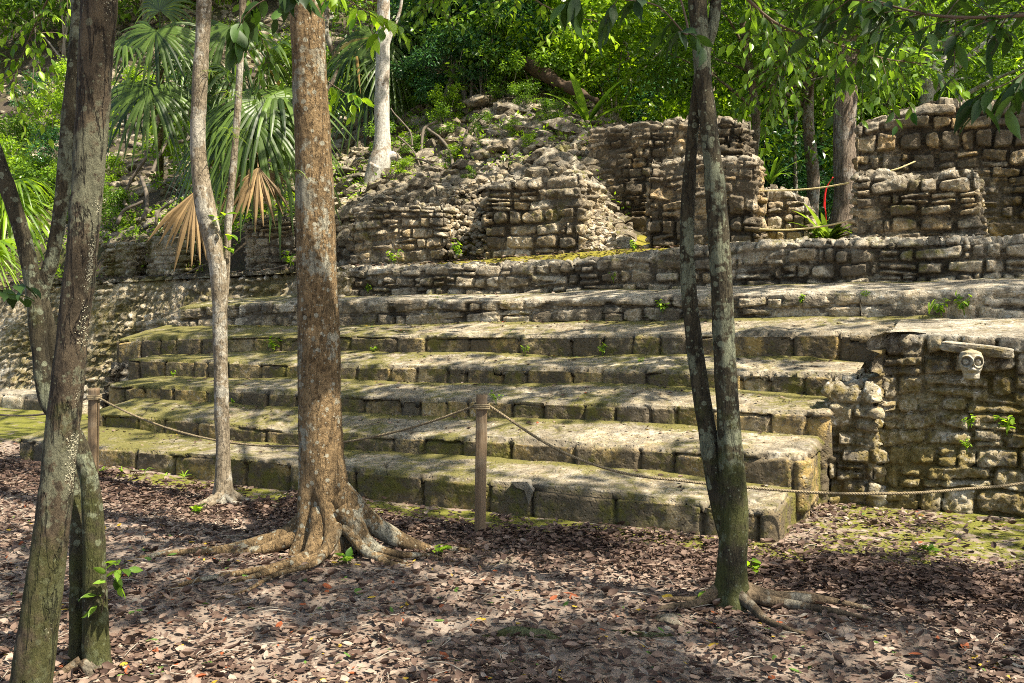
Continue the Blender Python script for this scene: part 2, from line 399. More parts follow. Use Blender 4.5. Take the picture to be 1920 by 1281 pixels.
def masonry(name, s0, s1, c0, c1, zb, zt, mat, pat='courses', seed=1, res=.018, rc=.06, re=.03, batter=0.0, sidebat=None, parent=None,
            toppat='same', topmax=9., mossf=None, lump=.02, side_bulge=0.0, hblk=None, under=None, cap=.0, **kw):
    """a solid of masonry standing on a rounded rectangle (s along the stairs, c into them); zb, zt are functions of s, c"""
    hs, hc = (s1 - s0) / 2, (c1 - c0) / 2; ms, mc = (s0 + s1) / 2, (c0 + c1) / 2
    rc = min(rc, hs * .9, hc * .9)
    pts = []; nr = []
    def seg(p, q, n):
        k = max(2, int(math.hypot(q[0] - p[0], q[1] - p[1]) / res))
        for i in range(k):
            t = i / k; pts.append((p[0] + (q[0] - p[0]) * t, p[1] + (q[1] - p[1]) * t)); nr.append(n)
    def arc(cx_, cy_, a0):
        k = max(2, int(rc * 1.57 / res))
        for i in range(k):
            a_ = a0 + math.pi / 2 * i / k; pts.append((cx_ + rc * math.cos(a_), cy_ + rc * math.sin(a_))); nr.append((math.cos(a_), math.sin(a_)))
    seg((-hs + rc, -hc), (hs - rc, -hc), (0, -1)); arc(hs - rc, -hc + rc, -math.pi / 2)
    seg((hs, -hc + rc), (hs, hc - rc), (1, 0)); arc(hs - rc, hc - rc, 0)
    k0 = len(pts)
    seg((hs - rc, hc), (-hs + rc, hc), (0, 1)); arc(-hs + rc, hc - rc, math.pi / 2)
    seg((-hs, hc - rc), (-hs, -hc + rc), (-1, 0)); arc(-hs + rc, -hc + rc, math.pi)
    Q = np.array(pts); Nm = np.array(nr); na = len(Q)
    A = np.concatenate([[0], np.cumsum(np.hypot(*(np.roll(Q, -1, 0) - Q).T))])[:-1] + ms - hs
    ztm = zt(Q[:, 0] + ms, Q[:, 1] + mc); zbm = zb(Q[:, 0] + ms, Q[:, 1] + mc)
    H = np.maximum(ztm - zbm, .02); Hn = float(H.max())
    nh = max(3, int(Hn / res)); T = np.linspace(0, 1, nh)
    rings = [(t, 0.0) for t in T]
    ang = np.linspace(0, math.pi / 2, 5)[1:]
    lim = min(hs, hc)
    ins = []; t = 0.0
    while t < lim:
        t += res * (1 if t < topmax else 4); ins.append(min(t, lim * .999))
    Vs, As, Bs, Ts, Ds = [], [], [], [], []
    BV = np.array([[1.0 if sidebat is None else sidebat, 1.0]])
    def clampin(q, t):
        return np.stack([np.clip(q[:, 0], -(hs - t), hs - t), np.clip(q[:, 1], -(hc - t), hc - t)], 1)
    out3 = np.stack([Nm[:, 0], Nm[:, 1], np.zeros(na)], 1)
    up3 = np.array([0, 0, 1.0])[None].repeat(na, 0)
    for t, _ in rings:
        bz = H * t
        inset = batter * bz
        top_room = np.clip((H - bz) / max(re, 1e-3), 0, 1)
        rin = re * (1 - np.sqrt(np.clip(1 - (1 - top_room) ** 2, 0, 1)))
        q = Q - Nm * (inset[:, None] * BV + rin[:, None])
        z = zbm + bz
        wn = np.clip(1 - top_room, 0, 1)[:, None] * .8
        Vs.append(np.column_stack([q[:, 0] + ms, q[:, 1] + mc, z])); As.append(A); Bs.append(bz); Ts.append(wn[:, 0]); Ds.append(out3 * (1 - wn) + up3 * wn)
    qe = Q - Nm * ((batter * H)[:, None] * BV + re)
    for t in ins:
        q = np.stack([np.clip(qe[:, 0], -(hs - t), hs - t), np.clip(qe[:, 1], -(hc - t), hc - t)], 1)
        z = zt(q[:, 0] + ms, q[:, 1] + mc)
        Vs.append(np.column_stack([q[:, 0] + ms, q[:, 1] + mc, z])); As.append(A); Bs.append(H + t); Ts.append(np.ones(na)); Ds.append(up3)
    V = np.stack(Vs); Aa = np.stack(As); Bb = np.stack(Bs); Tt = np.stack(Ts); Dd = np.stack(Ds)
    if pat == 'courses': d, sid, jm = pat_courses(Aa, Bb, seed, **kw)
    elif pat == 'rubble': d, sid, jm = pat_rubble(Aa, Bb, seed, **kw)
    else: d, sid, jm, inb = pat_blocks(Aa, Bb, seed, h=(hblk if hblk is not None else H[None, :] + .008 + .03 * fbm(P3(Aa, 0, seed), 2.2, 3)), **kw)
    if under is not None:
        du, su, ju = pat_rubble(Aa, Bb, seed + 9, size=.16, aniso=1.5, jd=.016, out=.02, rough=.03)
        wu = Bb < H[None, :] - under; d = np.where(wu, du - .01, d); sid = np.where(wu, su, sid); jm = np.where(wu, .3 + .7 * ju, jm)
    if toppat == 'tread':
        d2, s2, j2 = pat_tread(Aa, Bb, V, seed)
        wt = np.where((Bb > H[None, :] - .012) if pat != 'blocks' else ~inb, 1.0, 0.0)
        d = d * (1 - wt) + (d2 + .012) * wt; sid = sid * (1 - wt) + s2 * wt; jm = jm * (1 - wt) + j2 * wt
    d = d + lump * fbm(V, 1.1, 3)
    if side_bulge: d = d + side_bulge * np.abs(fbm(V, 2.5, 3))
    V = V + Dd * d[..., None]
    Tt = np.where(Tt > .5, 1.0, Tt)
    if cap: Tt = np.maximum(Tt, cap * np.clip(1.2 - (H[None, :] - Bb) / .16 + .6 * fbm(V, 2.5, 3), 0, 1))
    # depressions hold moss
    mo = np.full(d.shape, .5) if mossf is None else mossf(V[..., 0], V[..., 1], V[..., 2], Tt)
    x, y = sc2xy(V[..., 0], V[..., 1])
    W = np.stack([x, y, V[..., 2]], -1)
    F = grid_faces(len(V), na, True)
    return mesh_obj(name, W, F, mat, parent, dict(sid=sid, jm=jm, top=Tt, moss=mo))
def const(v): return lambda s, c: np.full(np.shape(s), float(v))

# ------------------------------------------------------------------ tubes, trunks, ropes
def catmull(P, n):
    P = np.asarray(P, float); Q = np.vstack([2 * P[0] - P[1], P, 2 * P[-1] - P[-2]])
    k = len(P) - 1; t = np.linspace(0, k - 1e-6, n); i = t.astype(int); f = (t - i)[:, None]
    a, b, c, d = Q[i], Q[i + 1], Q[i + 2], Q[i + 3]
    return .5 * ((2 * b) + (-a + c) * f + (2 * a - 5 * b + 4 * c - d) * f ** 2 + (-a + 3 * b - 3 * c + d) * f ** 3)
def tube_geo(P, R, nseg=12, n=None, noise=0.0, nsc=6., flute=None, cap=True, wob=0.0):
    P = np.asarray(P, float); R = np.atleast_1d(np.asarray(R, float))
    if len(R) == 1: R = np.repeat(R, len(P))
    if n is None: n = max(4, len(P) * 4)
    C = catmull(np.column_stack([P, R]), n); R = np.maximum(C[:, 3], 1e-4); C = C[:, :3]
    if wob: C = C + wob * np.stack([fbm(C + 3, 1.5, 2), fbm(C + 17, 1.5, 2), fbm(C + 29, 1.5, 2)], 1)
    T = np.gradient(C, axis=0); T /= np.linalg.norm(T, axis=1)[:, None] + 1e-12
    ref = np.array([1., 0, 0]) if abs(T[0][0]) < .8 else np.array([0, 1., 0])
    X = np.zeros_like(C); x = ref - T[0] * ref.dot(T[0])
    for i in range(n):
        x = x - T[i] * x.dot(T[i]); x /= np.linalg.norm(x) + 1e-12; X[i] = x
    Y = np.cross(T, X)
    th = np.linspace(0, 2 * math.pi, nseg, endpoint=False)
    cs, sn = np.cos(th)[None, :, None], np.sin(th)[None, :, None]
    D = X[:, None] * cs + Y[:, None] * sn
    rr = R[:, None] * np.ones(nseg)[None]
    if flute is not None: rr = rr * flute(C, th)
    V = C[:, None] + D * rr[..., None]
    if noise: V = V + D * (noise * fbm(V, nsc, 4))[..., None]
    F = [grid_faces(n, nseg, True)]
    V = V.reshape(-1, 3)
    if cap:
        F.append(np.stack([np.full(nseg, len(V)), np.arange(nseg), (np.arange(nseg) + 1) % nseg], 1)[:, [0, 2, 1]])
        F.append(np.stack([np.full(nseg, len(V) + 1), (n - 1) * nseg + np.arange(nseg), (n - 1) * nseg + (np.arange(nseg) + 1) % nseg], 1))
        V = np.vstack([V, C[0], C[-1]])
    return V, F
class Geo:
    def __init__(s): s.V = []; s.F = {}; s.n = 0; s.A = {}
    def add(s, V, F, **attrs):
        V = np.asarray(V, float).reshape(-1, 3)
        if not isinstance(F, list): F = [F]
        for f in F:
            if len(f): s.F.setdefault(np.asarray(f).shape[1], []).append(np.asarray(f) + s.n)
        for k, v in attrs.items(): s.A.setdefault(k, []).append(np.broadcast_to(np.asarray(v, float), (len(V),)))
        s.V.append(V); s.n += len(V)
    def tube(s, P, R, **kw): s.add(*tube_geo(P, R, **kw))
    def obj(s, name, mat, parent=None, loc=None, smooth_=True):
        V = np.concatenate(s.V)
        if loc is not None: V = V - np.asarray(loc)
        return mesh_obj(name, V, [np.concatenate(f) for f in s.F.values()], mat, parent, {k: np.concatenate(v) for k, v in s.A.items()}, smooth_, loc)

# ------------------------------------------------------------------ leaves (vectorised)
LEAFS = {}
def leaf_shape(kind):
    if kind == 'quad':                      # folded diamond
        V = np.array([[0, 0, 0], [.45, .22, .05], [1, 0, -.08], [.45, -.22, .05]]); F = [np.array([[0, 1, 2], [0, 2, 3]])]
    elif kind == 'lance':                   # long leaf with a fold and a drip tip
        t = np.array([0, .15, .4, .65, .85, 1.0]); wv = np.array([0, .12, .19, .16, .07, 0]); zc = -.25 * t ** 2
        V = []; 
        for i in range(6): V += [[t[i], wv[i], zc[i] + .06 * (wv[i] > 0)], [t[i], 0, zc[i]], [t[i], -wv[i], zc[i] + .06 * (wv[i] > 0)]]
        V = np.array(V); F = []
        for i in range(5):
            for j in range(2): F.append([i * 3 + j, i * 3 + j + 1, i * 3 + j + 4, i * 3 + j + 3])
        F = [np.array(F)]
    elif kind == 'litter':                  # dry curled leaf
        t = np.array([0, .3, .65, 1.0]); wv = np.array([.0, .24, .22, 0]); zc = .22 * (t - .5) ** 2 * 2
        V = []
        for i in range(4): V += [[t[i] - .5, wv[i], zc[i] + .16 * wv[i] / .24], [t[i] - .5, 0, zc[i]], [t[i] - .5, -wv[i], zc[i] + .10 * wv[i] / .24]]
        V = np.array(V); F = []
        for i in range(3):
            for j in range(2): F.append([i * 3 + j, i * 3 + j + 1, i * 3 + j + 4, i * 3 + j + 3])
        F = [np.array(F)]
    elif kind == 'round':
        th = np.linspace(0, 2 * math.pi, 7)[:-1]
        V = np.vstack([[[.5, 0, -.03]], np.stack([.5 + .5 * np.cos(th), .32 * np.sin(th), .05 * np.abs(np.sin(th)) - .06 * (np.cos(th) > .5)], 1)])
        F = [np.array([[0, 1 + i, 1 + (i + 1) % 6] for i in range(6)])]
    return V, F
for k in ('quad', 'lance', 'litter', 'round'): LEAFS[k] = leaf_shape(k)
def norm(v): return v / (np.linalg.norm(v, axis=-1, keepdims=True) + 1e-12)
def scatter(geo, kind, P, D, Nrm, S, rnd, zs=1.0, ws=1.0):
    """lay leaves of a shape at P, pointing along D with upper side near Nrm, size S"""
    V0, F0 = LEAFS[kind]; n = len(P)
    if n == 0: return
    D = norm(D); Yv = norm(np.cross(Nrm, D)); Zv = np.cross(D, Yv)
    S = np.broadcast_to(S, (n,)); zs = np.broadcast_to(zs, (n,)); ws = np.broadcast_to(ws, (n,))
    W = P[:, None] + S[:, None, None] * (V0[None, :, 0:1] * D[:, None] + V0[None, :, 1:2] * Yv[:, None] * ws[:, None, None] + V0[None, :, 2:3] * Zv[:, None] * zs[:, None, None])
    off = (np.arange(n) * len(V0))[:, None, None]
    F = [(f[None] + off).reshape(-1, f.shape[1]) for f in F0]
    geo.add(W.reshape(-1, 3), F, rnd=np.repeat(rnd, len(V0)))
def rdir(rs, n):
    v = rs.normal(size=(n, 3)); return norm(v)
def clump_leaves(geo, rs, centers, radii, per, size, kind='quad', flat=.75, droop=.3, rbias=None, zsq=.7):
    """leaf clumps: twigs radiate from each centre, leaves sit along the twigs facing the light"""
    C = np.asarray(centers); R = np.broadcast_to(radii, (len(C),))
    n = len(C) * per
    c = np.repeat(C, per, 0); r = np.repeat(R, per)
    dirs = rdir(rs, n); rad = rs.rand(n) ** .45
    P = c + dirs * (r * rad)[:, None] * np.array([1, 1, zsq])
    D = norm(dirs * np.array([1, 1, .5]) + rs.normal(size=(n, 3)) * .5 + np.array([0, 0, -droop]))
    Nv = norm(np.array([0, 0, 1.0]) * flat + rs.normal(size=(n, 3)) * .5 + np.array([.1, -.1, 0]))
    cl = np.repeat(rs.rand(len(C)), per)
    rn = np.clip(.6 * rs.rand(n) + .4 * cl, 0, 1) if rbias is None else np.clip(rbias + .5 * rs.rand(n), 0, 1)
    scatter(geo, kind, P, D, Nv, size * rs.uniform(.6, 1.3, n), rn)
# ================================================================== THE SETTING
CK = [6.29, 6.88, 7.47, 8.07, 8.67, 9.37, 10.22]
TOP = [[(25, 824), (183, 841), (470, 862), (640, 880), (840, 901), (975, 913), (1110, 928), (1280, 943), (1394, 960), (1454, 962)],
       [(183, 777), (370, 791), (540, 810), (640, 816), (940, 829), (1110, 838), (1280, 848), (1511, 862)],
       [(200, 724), (470, 735), (640, 745), (840, 751), (1080, 759), (1280, 765), (1400, 772), (1555, 779)],
       [(240, 675), (440, 681), (640, 688), (840, 690), (1100, 696), (1280, 699), (1530, 705), (1605, 708)],
       [(215, 641), (330, 636), (470, 632), (640, 631), (840, 633), (1110, 631), (1280, 631), (1550, 628), (1654, 630)],
       [(330, 580), (430, 571), (640, 564), (900, 564), (1110, 562), (1280, 556), (1600, 553), (1920, 546), (2300, 540)],
       [(-400, 512), (600, 508), (640, 505), (900, 497), (1060, 492), (1160, 482), (1280, 468), (1480, 455), (1680, 452), (1920, 447), (2300, 440)]]
BASE = [[(25, 862), (275, 883), (470, 915), (660, 933), (910, 960), (1100, 978), (1280, 1000), (1454, 1020)],
        [(183, 802), (540, 836), (640, 848), (940, 866), (1210, 886), (1511, 922)],
        [(200, 747), (540, 765), (640, 775), (975, 787), (1280, 799), (1400, 811), (1555, 830)],
        [(240, 708), (540, 713), (640, 717), (975, 720), (1280, 727), (1430, 736), (1605, 749)],
        [(215, 668), (470, 662), (640, 661), (1110, 669), (1280, 668), (1520, 673), (1654, 688)],
        [(330, 618), (440, 611), (640, 613), (900, 606), (1280, 601), (1650, 598), (1920, 594), (2300, 590)],
        [(-400, 562), (430, 562), (640, 557), (900, 552), (1280, 544), (1600, 536), (1920, 527), (2300, 520)]]
FT = [prof(TOP[k], CK[k]) for k in range(7)]
FB = [prof(BASE[k], CK[k]) for k in range(7)]
SL = [s_of(25, CK[0]), s_of(165, CK[1]), s_of(196, CK[2]), s_of(232, CK[3]), s_of(215, CK[4]), s_of(330, CK[5])]
SR = [s_of(1456, CK[0]), s_of(1512, CK[1]), s_of(1556, CK[2]), s_of(1606, CK[3]), s_of(1760, CK[4]), s_of(2500, CK[5])]

# --- ground: one sheet to the horizon, finer in front of the camera
def gz(x, y):
    s, c = xy2sc(x, y)
    b = FB[0](s)                                     # height of the foot of the lowest step
    w_ = smooth(c, 3.6, 6.2)
    r = smooth(c, 6.2, 7.6) * smooth(s, -1.4, -.9) * .02
    z = w_ * np.clip(b, -.08, .12) + r
    return z * np.clip(1 - (np.abs(x) - 12) / 10, 0, 1) + .012 * fbm(P3(x, y, 0), .9, 3)
def axis(a, b, fine, far, k=1.12):
    v = list(np.arange(a, b, fine)); st = fine
    while v[-1] < far: st *= k; v.append(v[-1] + st)
    st = fine; u = [v[0]]
    while u[-1] > -far: st *= k; u.append(u[-1] - st)
    return np.array(u[::-1][:-1] + v)
gx = axis(-6.5, 6.5, .03, 160); gy = axis(2.5, 11, .03, 160)
X, Y = np.meshgrid(gx, gy); Z = gz(X, Y) + .010 * fbm(P3(X, Y, 3.0), 4, 3) * (np.abs(X) < 20) - smooth(xy2sc(X, Y)[1], 9.6, 12) * .5
def moss_ground(x, y):
    s, c = xy2sc(x, y)
    band = 1.2 * np.exp(-((c - 6.10) / .25) ** 2) * (s < -1.0) * smooth(s, -9, -5.5)
    right = smooth(s, -1.5, -.9) * smooth(c, 5.7, 6.4) * .85 * (c < 8.2)
    left = smooth(-s, 8.8, 9.8) * smooth(c, 6.2, 6.6)
    return np.clip(np.maximum(np.maximum(band, right), left), 0, 1)
m = M('forest_soil', .95); m.vec = m.geo.outputs['Position']
nf = m.noise(45, 6, .7); nb = m.noise(2.0, 5, .6)
c0 = m.mix(nf, (.10, .070, .050), (.24, .185, .145)); c0 = m.mix(m.ramp(nb, [(.35, 0.0), (.65, 1.0)]), c0, m.mix(nf, (.18, .14, .11), (.34, .28, .225)))
mm_ = m.math('ADD', m.math('MULTIPLY', m.attr('moss'), .62), m.math('MULTIPLY', m.math('SUBTRACT', m.noise(7, 6, .65), .5), 1.6))
mm_ = m.ramp(mm_, [(.38, 0.0), (.52, 1.0)])
c0 = m.mix(mm_, c0, m.mix(m.noise(70, 4), (.05, .06, .010), (.21, .20, .03)))
GROUND = m.out(c0, m.bump(nf, .8, .015))
g = mesh_obj('ground', np.stack([X, Y, Z], -1), grid_faces(len(gy), len(gx)), GROUND, None, dict(moss=moss_ground(X, Y)))
tag(g, 'bare brown soil of the clearing in front of the stone steps', 'ground', kind='structure')

# --- hillside: terrace floor and collapsed mound behind it
CP = []
def cp(px, py, c): s = s_of(px, c); CP.append((s, c, z_of(px, py, c)))
for px, py in [(-300, 528), (0, 530), (200, 524), (420, 514), (600, 506), (760, 500), (900, 490), (1050, 480), (1200, 472)]: cp(px, py, 10.75)
for px in (1350, 1500, 1700, 1900, 2200, 2600): CP.append((s_of(px, 10.75), 10.75, 2.06)); CP.append((s_of(px, 12.2), 12.2, 2.10)); CP.append((s_of(px, 16), 16, 2.0)); CP.append((s_of(px, 24), 24, 1.6))
for px, py, c in [(-200, 500, 11.6), (0, 470, 11.8), (200, 440, 12.0), (330, 425, 12.0), (470, 415, 12.0), (600, 410, 12.0), (720, 382, 12.0), (800, 385, 12.0), (860, 385, 11.9), (980, 345, 12.0), (1080, 340, 12.1),
                  (700, 340, 12.8), (850, 300, 12.9), (980, 270, 12.8), (1080, 250, 13.0), (760, 285, 13.4), (870, 225, 14.0), (960, 205, 14.0), (1050, 215, 14.0), (1120, 235, 14.4),
                  (600, 330, 13.6), (450, 350, 13.4), (300, 350, 13.4), (150, 370, 13.2), (0, 400, 13), (-200, 420, 13),
                  (780, 190, 15), (870, 150, 15.5), (950, 140, 15.5), (1040, 165, 15.5), (600, 250, 15.5), (450, 260, 15.5), (300, 250, 15.5), (100, 270, 15.5), (-100, 280, 15.5),
                  (1160, 230, 15.5), (1240, 300, 16), (650, 150, 18.5), (450, 130, 18.5), (250, 120, 18.5), (0, 120, 18.5), (-250, 130, 18.5), (800, 120, 18), (950, 130, 18),
                  (1150, 300, 19), (0, -40, 23), (300, -40, 23), (600, -20, 23), (800, 60, 23), (1000, 200, 24), (0, -200, 30), (400, -200, 30), (700, -60, 30), (1000, 220, 32), (1200, 350, 28), (1150, 420, 12.3)]: cp(px, py, c)
CP = np.array(CP)
def tps(A, B):
    d = np.hypot(A[:, None, 0] - B[None, :, 0], A[:, None, 1] - B[None, :, 1]); return d * d * np.log(d + 1e-9)
nC = len(CP); K = np.zeros((nC + 3, nC + 3)); K[:nC, :nC] = tps(CP, CP) + np.eye(nC) * .06
K[:nC, nC] = 1; K[:nC, nC + 1:] = CP[:, :2]; K[nC, :nC] = 1; K[nC + 1:, :nC] = CP[:, :2].T
WW = np.linalg.solve(K, np.concatenate([CP[:, 2], [0, 0, 0]]))
def hz_raw(s, c):
    s = np.asarray(s, float); c = np.asarray(c, float); sh = s.shape
    Q = np.stack([np.clip(s.ravel(), -32, 6), np.clip(c.ravel(), 10.4, 34)], 1)
    o = np.zeros(len(Q))
    for i in range(0, len(Q), 20000):
        q = Q[i:i + 20000]; o[i:i + 20000] = tps(q, CP) @ WW[:nC] + WW[nC] + q @ WW[nC + 1:]
    return np.maximum(o, 1.2).reshape(sh)
FLS = np.array([s_of(p, 10.75) for p in (-300, 0, 200, 420, 600, 760, 900, 1050, 1200, 1500)]); FLZ = np.array([z_of(p, q, 10.75) for p, q in [(-300, 528), (0, 530), (200, 524), (420, 514), (600, 506), (760, 500), (900, 489), (1050, 478), (1200, 468)]] + [2.06])
def hz(s, c):
    s = np.asarray(s, float); c = np.asarray(c, float)
    z = hz_raw(s, c); fl = np.interp(s, FLS, FLZ)
    z = np.minimum(z, fl + .10 * (c - 10.75) + 3.2 * np.maximum(c - 11.5, 0))       # flat terrace walk before the piers
    z = np.where(c < 11.5, np.maximum(z, fl - .03), z)
    ez = np.where(s < s_of(590, 10.2), np.interp(s, [s_of(-100, 10.3), s_of(180, 10.3), s_of(400, 10.3), s_of(560, 10.3)], [1.66, 1.70, 1.78, 1.83]), FT[6](s))
    k_ = smooth(c, 10.45, 11.1); z = np.where(c < 11.1, (ez - .035) * (1 - k_) + z * k_, z)
    rough = smooth(z, 2.15, 2.7)
    return z + rough * (.22 * fbm(P3(s, c, 5), .9, 4) + .05 * fbm(P3(s, c, 1), 5, 3)) + .008 * fbm(P3(s, c, 2), 3, 3)
hs_ = np.concatenate([np.arange(-34, -14, .25), np.arange(-14, 3, .07), np.arange(3, 40, .6)]); hc_ = np.concatenate([np.arange(10.32, 17, .07), np.arange(17, 34, .3), np.arange(34, 120, 3)])
S_, C_ = np.meshgrid(hs_, hc_); Zh = hz(S_, C_); xx, yy = sc2xy(S_, C_)
m = M('hill_soil', .95); m.vec = m.geo.outputs['Position']
nf = m.noise(22, 7, .7); nb = m.noise(1.3, 5, .6)
c0 = m.mix(nf, (.030, .024, .016), (.12, .095, .062)); c0 = m.mix(m.math('MULTIPLY', m.ramp(nb, [(.5, 0.0), (.6, 1.0)]), .6), c0, m.mix(nf, (.03, .04, .010), (.12, .12, .03)))
mm_ = m.ramp(m.math('ADD', m.attr('moss'), m.math('SUBTRACT', m.noise(5, 6, .65), .5)), [(.5, 0.0), (.62, 1.0)])
c0 = m.mix(mm_, c0, m.mix(m.noise(60, 4), (.12, .11, .012), (.34, .29, .04)))
h1 = mesh_obj('hillside', np.stack([xx, yy, Zh], -1), grid_faces(len(hc_), len(hs_)), m.out(c0, m.bump(nf, 1.0, .05)), None,
              dict(moss=np.clip(.95 * (1 - smooth(Zh, 2.15, 2.5)) * (C_ < 12.5) * smooth(S_, -8.5, -6.5), 0, 1)))
tag(h1, 'collapsed pyramid slope of soil and rubble behind the terrace', 'hillside', kind='structure')

# ================================================================== THE STAIRCASE
st = empty('staircase', (*sc2xy((SL[0] + SR[0]) / 2, CK[0]), 0))
tag(st, 'wide ancient limestone staircase of six worn steps spotted with moss and leaves', 'staircase')
def rebase(o, root):             # geometry was built in world space: hang it under its thing
    me = o.data; n = len(me.vertices); a = np.empty(n * 3, np.float32); me.vertices.foreach_get('co', a)
    a = a.reshape(-1, 3) - np.array(root.location, np.float32); me.vertices.foreach_set('co', a.ravel()); me.update()
    o.parent = root; return o
def ztop_step(k):
    def f(s, c):
        t = np.clip((c - CK[k]) / (CK[k + 1] - CK[k]), 0, 1.15)
        return FT[k](s) * (1 - t) + FB[k + 1](s) * t
    return f
def step_moss(k):
    def f(x, c, z, t):
        tt = (c - CK[k]) / (CK[k + 1] - CK[k])
        return np.clip(.5 + .25 * (t > .5) * smooth(-x, 4.5, 9) - .1 * smooth(x, -2, 0) + .30 * smooth(tt, .72, .95), 0, 1)
    return f
dep = [.9, .9, .9, .9, .85, 1.0]
for k in range(6):
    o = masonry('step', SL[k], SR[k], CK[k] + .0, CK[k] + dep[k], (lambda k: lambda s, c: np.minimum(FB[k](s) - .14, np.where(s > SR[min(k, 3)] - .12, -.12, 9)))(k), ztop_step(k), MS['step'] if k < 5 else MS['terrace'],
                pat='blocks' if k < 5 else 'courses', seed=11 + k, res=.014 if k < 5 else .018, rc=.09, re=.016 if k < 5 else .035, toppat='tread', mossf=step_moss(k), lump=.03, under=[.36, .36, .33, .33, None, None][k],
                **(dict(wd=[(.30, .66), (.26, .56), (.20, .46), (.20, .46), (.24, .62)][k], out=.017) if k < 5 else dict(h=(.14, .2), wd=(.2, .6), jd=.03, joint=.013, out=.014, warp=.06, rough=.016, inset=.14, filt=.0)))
    rebase(o, st)
    o['label'] = ['lowest step with a chipped front block', 'second step of large blocks', 'third step of square blocks', 'fourth step of square blocks', 'fifth step of grey and dark blocks', 'rough top step of mixed rubble'][k]
for a in [(SR[2] - .06, -.77, 7.60, 8.75, -.1, .86, .04)]:
    o = masonry('side_wall', a[0], a[1], a[2], a[3], const(a[4]), (lambda a: lambda s, c: np.minimum(a[5] + a[6] * (c - a[2]), .93))(a), MS['right'], pat='courses', seed=int(a[2] * 10), res=.012, rc=.05, re=.04, batter=.03, h=(.10, .2), wd=(.12, .3), inset=.1, jd=.03, out=.03, rough=.03, lump=.03)
    rebase(o, st)
o = masonry('side_wall', s_of(200, 8.4), s_of(300, 8.4), 8.15, 9.5, const(-.1), lambda s, c: .62 + .28 * (c - 8.15), MS['terrace'], pat='courses', seed=77, res=.02, batter=.3, rc=.08)
rebase(o, st)
# broken shard on the lowest step
sp = atc(985, 912, CK[0] + .02)
ang = np.array([(-.10, 0, .035), (.04, 0, .045), (.085, 0, -.02), (.05, 0, -.12), (.015, 0, -.02), (-.05, 0, -.005)])
V = np.concatenate([ang + [0, -.05, 0], ang * [.9, 1, .9] + [0, .02, .01]]); n = len(ang)
F4 = np.array([[i, (i + 1) % n, (i + 1) % n + n, i + n] for i in range(n)]); F6 = np.array([list(range(n))[::-1], [i + n for i in range(n)]])
o = mesh_obj('loose_stone', V * .95, [F4, F6], MS['rock'], None, dict(sid=np.full(2 * n, .85), jm=np.ones(2 * n), top=np.full(2 * n, .8), moss=np.zeros(2 * n)), False, loc=sp)
o.rotation_euler = (0, 0, -.45)
tag(o, 'small triangular white stone shard on the front edge of the lowest step', 'stone')

# ================================================================== WALLS
o = masonry('terrace_wall', s_of(585, 10.2), s_of(2500, 10.2), CK[6], CK[6] + .8, lambda s, c: FB[6](s) - .12, lambda s, c: FT[6](s) + .05 * (c - CK[6]), MS['terrace'], pat='courses', seed=31, res=.014,
            re=.05, h=(.085, .15), wd=(.12, .36), jd=.05, joint=.02, warp=.05, out=.022, rough=.015, inset=.16, rot=.1, cap=.5)
tag(o, 'long low dry stone wall running above the top step', 'wall')
o = masonry('retaining_wall', s_of(-900, 9.4), s_of(640, 10.0), 9.42, 12.6, const(-.15), lambda s, c: np.interp(s, [s_of(-100, 10.3), s_of(180, 10.3), s_of(400, 10.3), s_of(560, 10.3)], [1.66, 1.70, 1.78, 1.83]), MS['mossy'], pat='courses', seed=32, res=.016,
            batter=.5, sidebat=0, re=.08, h=(.07, .15), wd=(.07, .22), inset=.45, rot=.4, jd=.04, out=.02, warp=.12, rough=.014, mossf=lambda x, c, z, t: .45 + .1 * t)
tag(o, 'sloping mossy rubble retaining wall at the left end of the steps', 'wall')
o = masonry('kerb', s_of(-500, 9.1), s_of(172, 9.1), 8.95, 9.6, const(-.1), const(.13), MS['terrace'], pat='blocks', seed=33, res=.02, re=.04, wd=(.4, .8), toppat='tread')
tag(o, 'low flat stone kerb at the foot of the mossy left wall', 'kerb')
rw_s0 = -.80
def rw_top(s, c): return 1.245 + .075 * np.clip((c - 7.9) / 1.45, 0, 1) + .01 * (s + .8)
o = masonry('retaining_wall', rw_s0, s_of(2500, 7.9), 7.62, 9.7, const(-.12), rw_top, MS['right'], pat='courses', seed=42, res=.0125, re=.05, rc=.05, batter=.20, sidebat=0.0, toppat='tread',
            h=(.10, .18), wd=(.14, .42), jd=.032, joint=.018, warp=.07, out=.016, rough=.03, inset=.12, rot=.12, lump=.05, sub=.3, filt=.5, fine=.055, mossf=lambda x, c, z, t: .5 + .18 * smooth(-z, -.9, -.3) - .1 * t)
rwall = o
tag(o, 'battered stone wall with golden moss right of the steps, carved skull set in it', 'wall')

def pier(name, px0, px1, c0, dp, tops, zb, label, mat='pier', seed=1, cat='wall ruin', **kw):
    f = prof(tops, c0)
    kw = dict(dict(pat='courses', h=(.065, .17), wd=(.10, .38), res=.0115, rc=.10, re=.06, batter=.04, jd=.05, warp=.06, out=.026, rough=.018, joint=.016, sub=.35, inset=.16, rot=.14, filt=.0, cap=.85), **kw)
    o = masonry(name, s_of(px0, c0), s_of(px1, c0), c0, c0 + dp, const(zb), lambda s, c: f(s) + .05 * fbm(P3(s, c, seed), 3.5, 3), MS[mat], seed=seed, lump=.035, **kw)
    return tag(o, label, cat)
pier('ruined_wall', 185, 250, 11.2, .8, [(185, 458), (250, 455)], 1.5, 'short broken wall stub furthest left, half hidden by trunks', 'mossy', 51)
pier('ruined_wall', 268, 352, 11.3, .8, [(268, 445), (352, 440)], 1.5, 'low broken wall stub behind the hanging dead palm frond', 'mossy', 52)
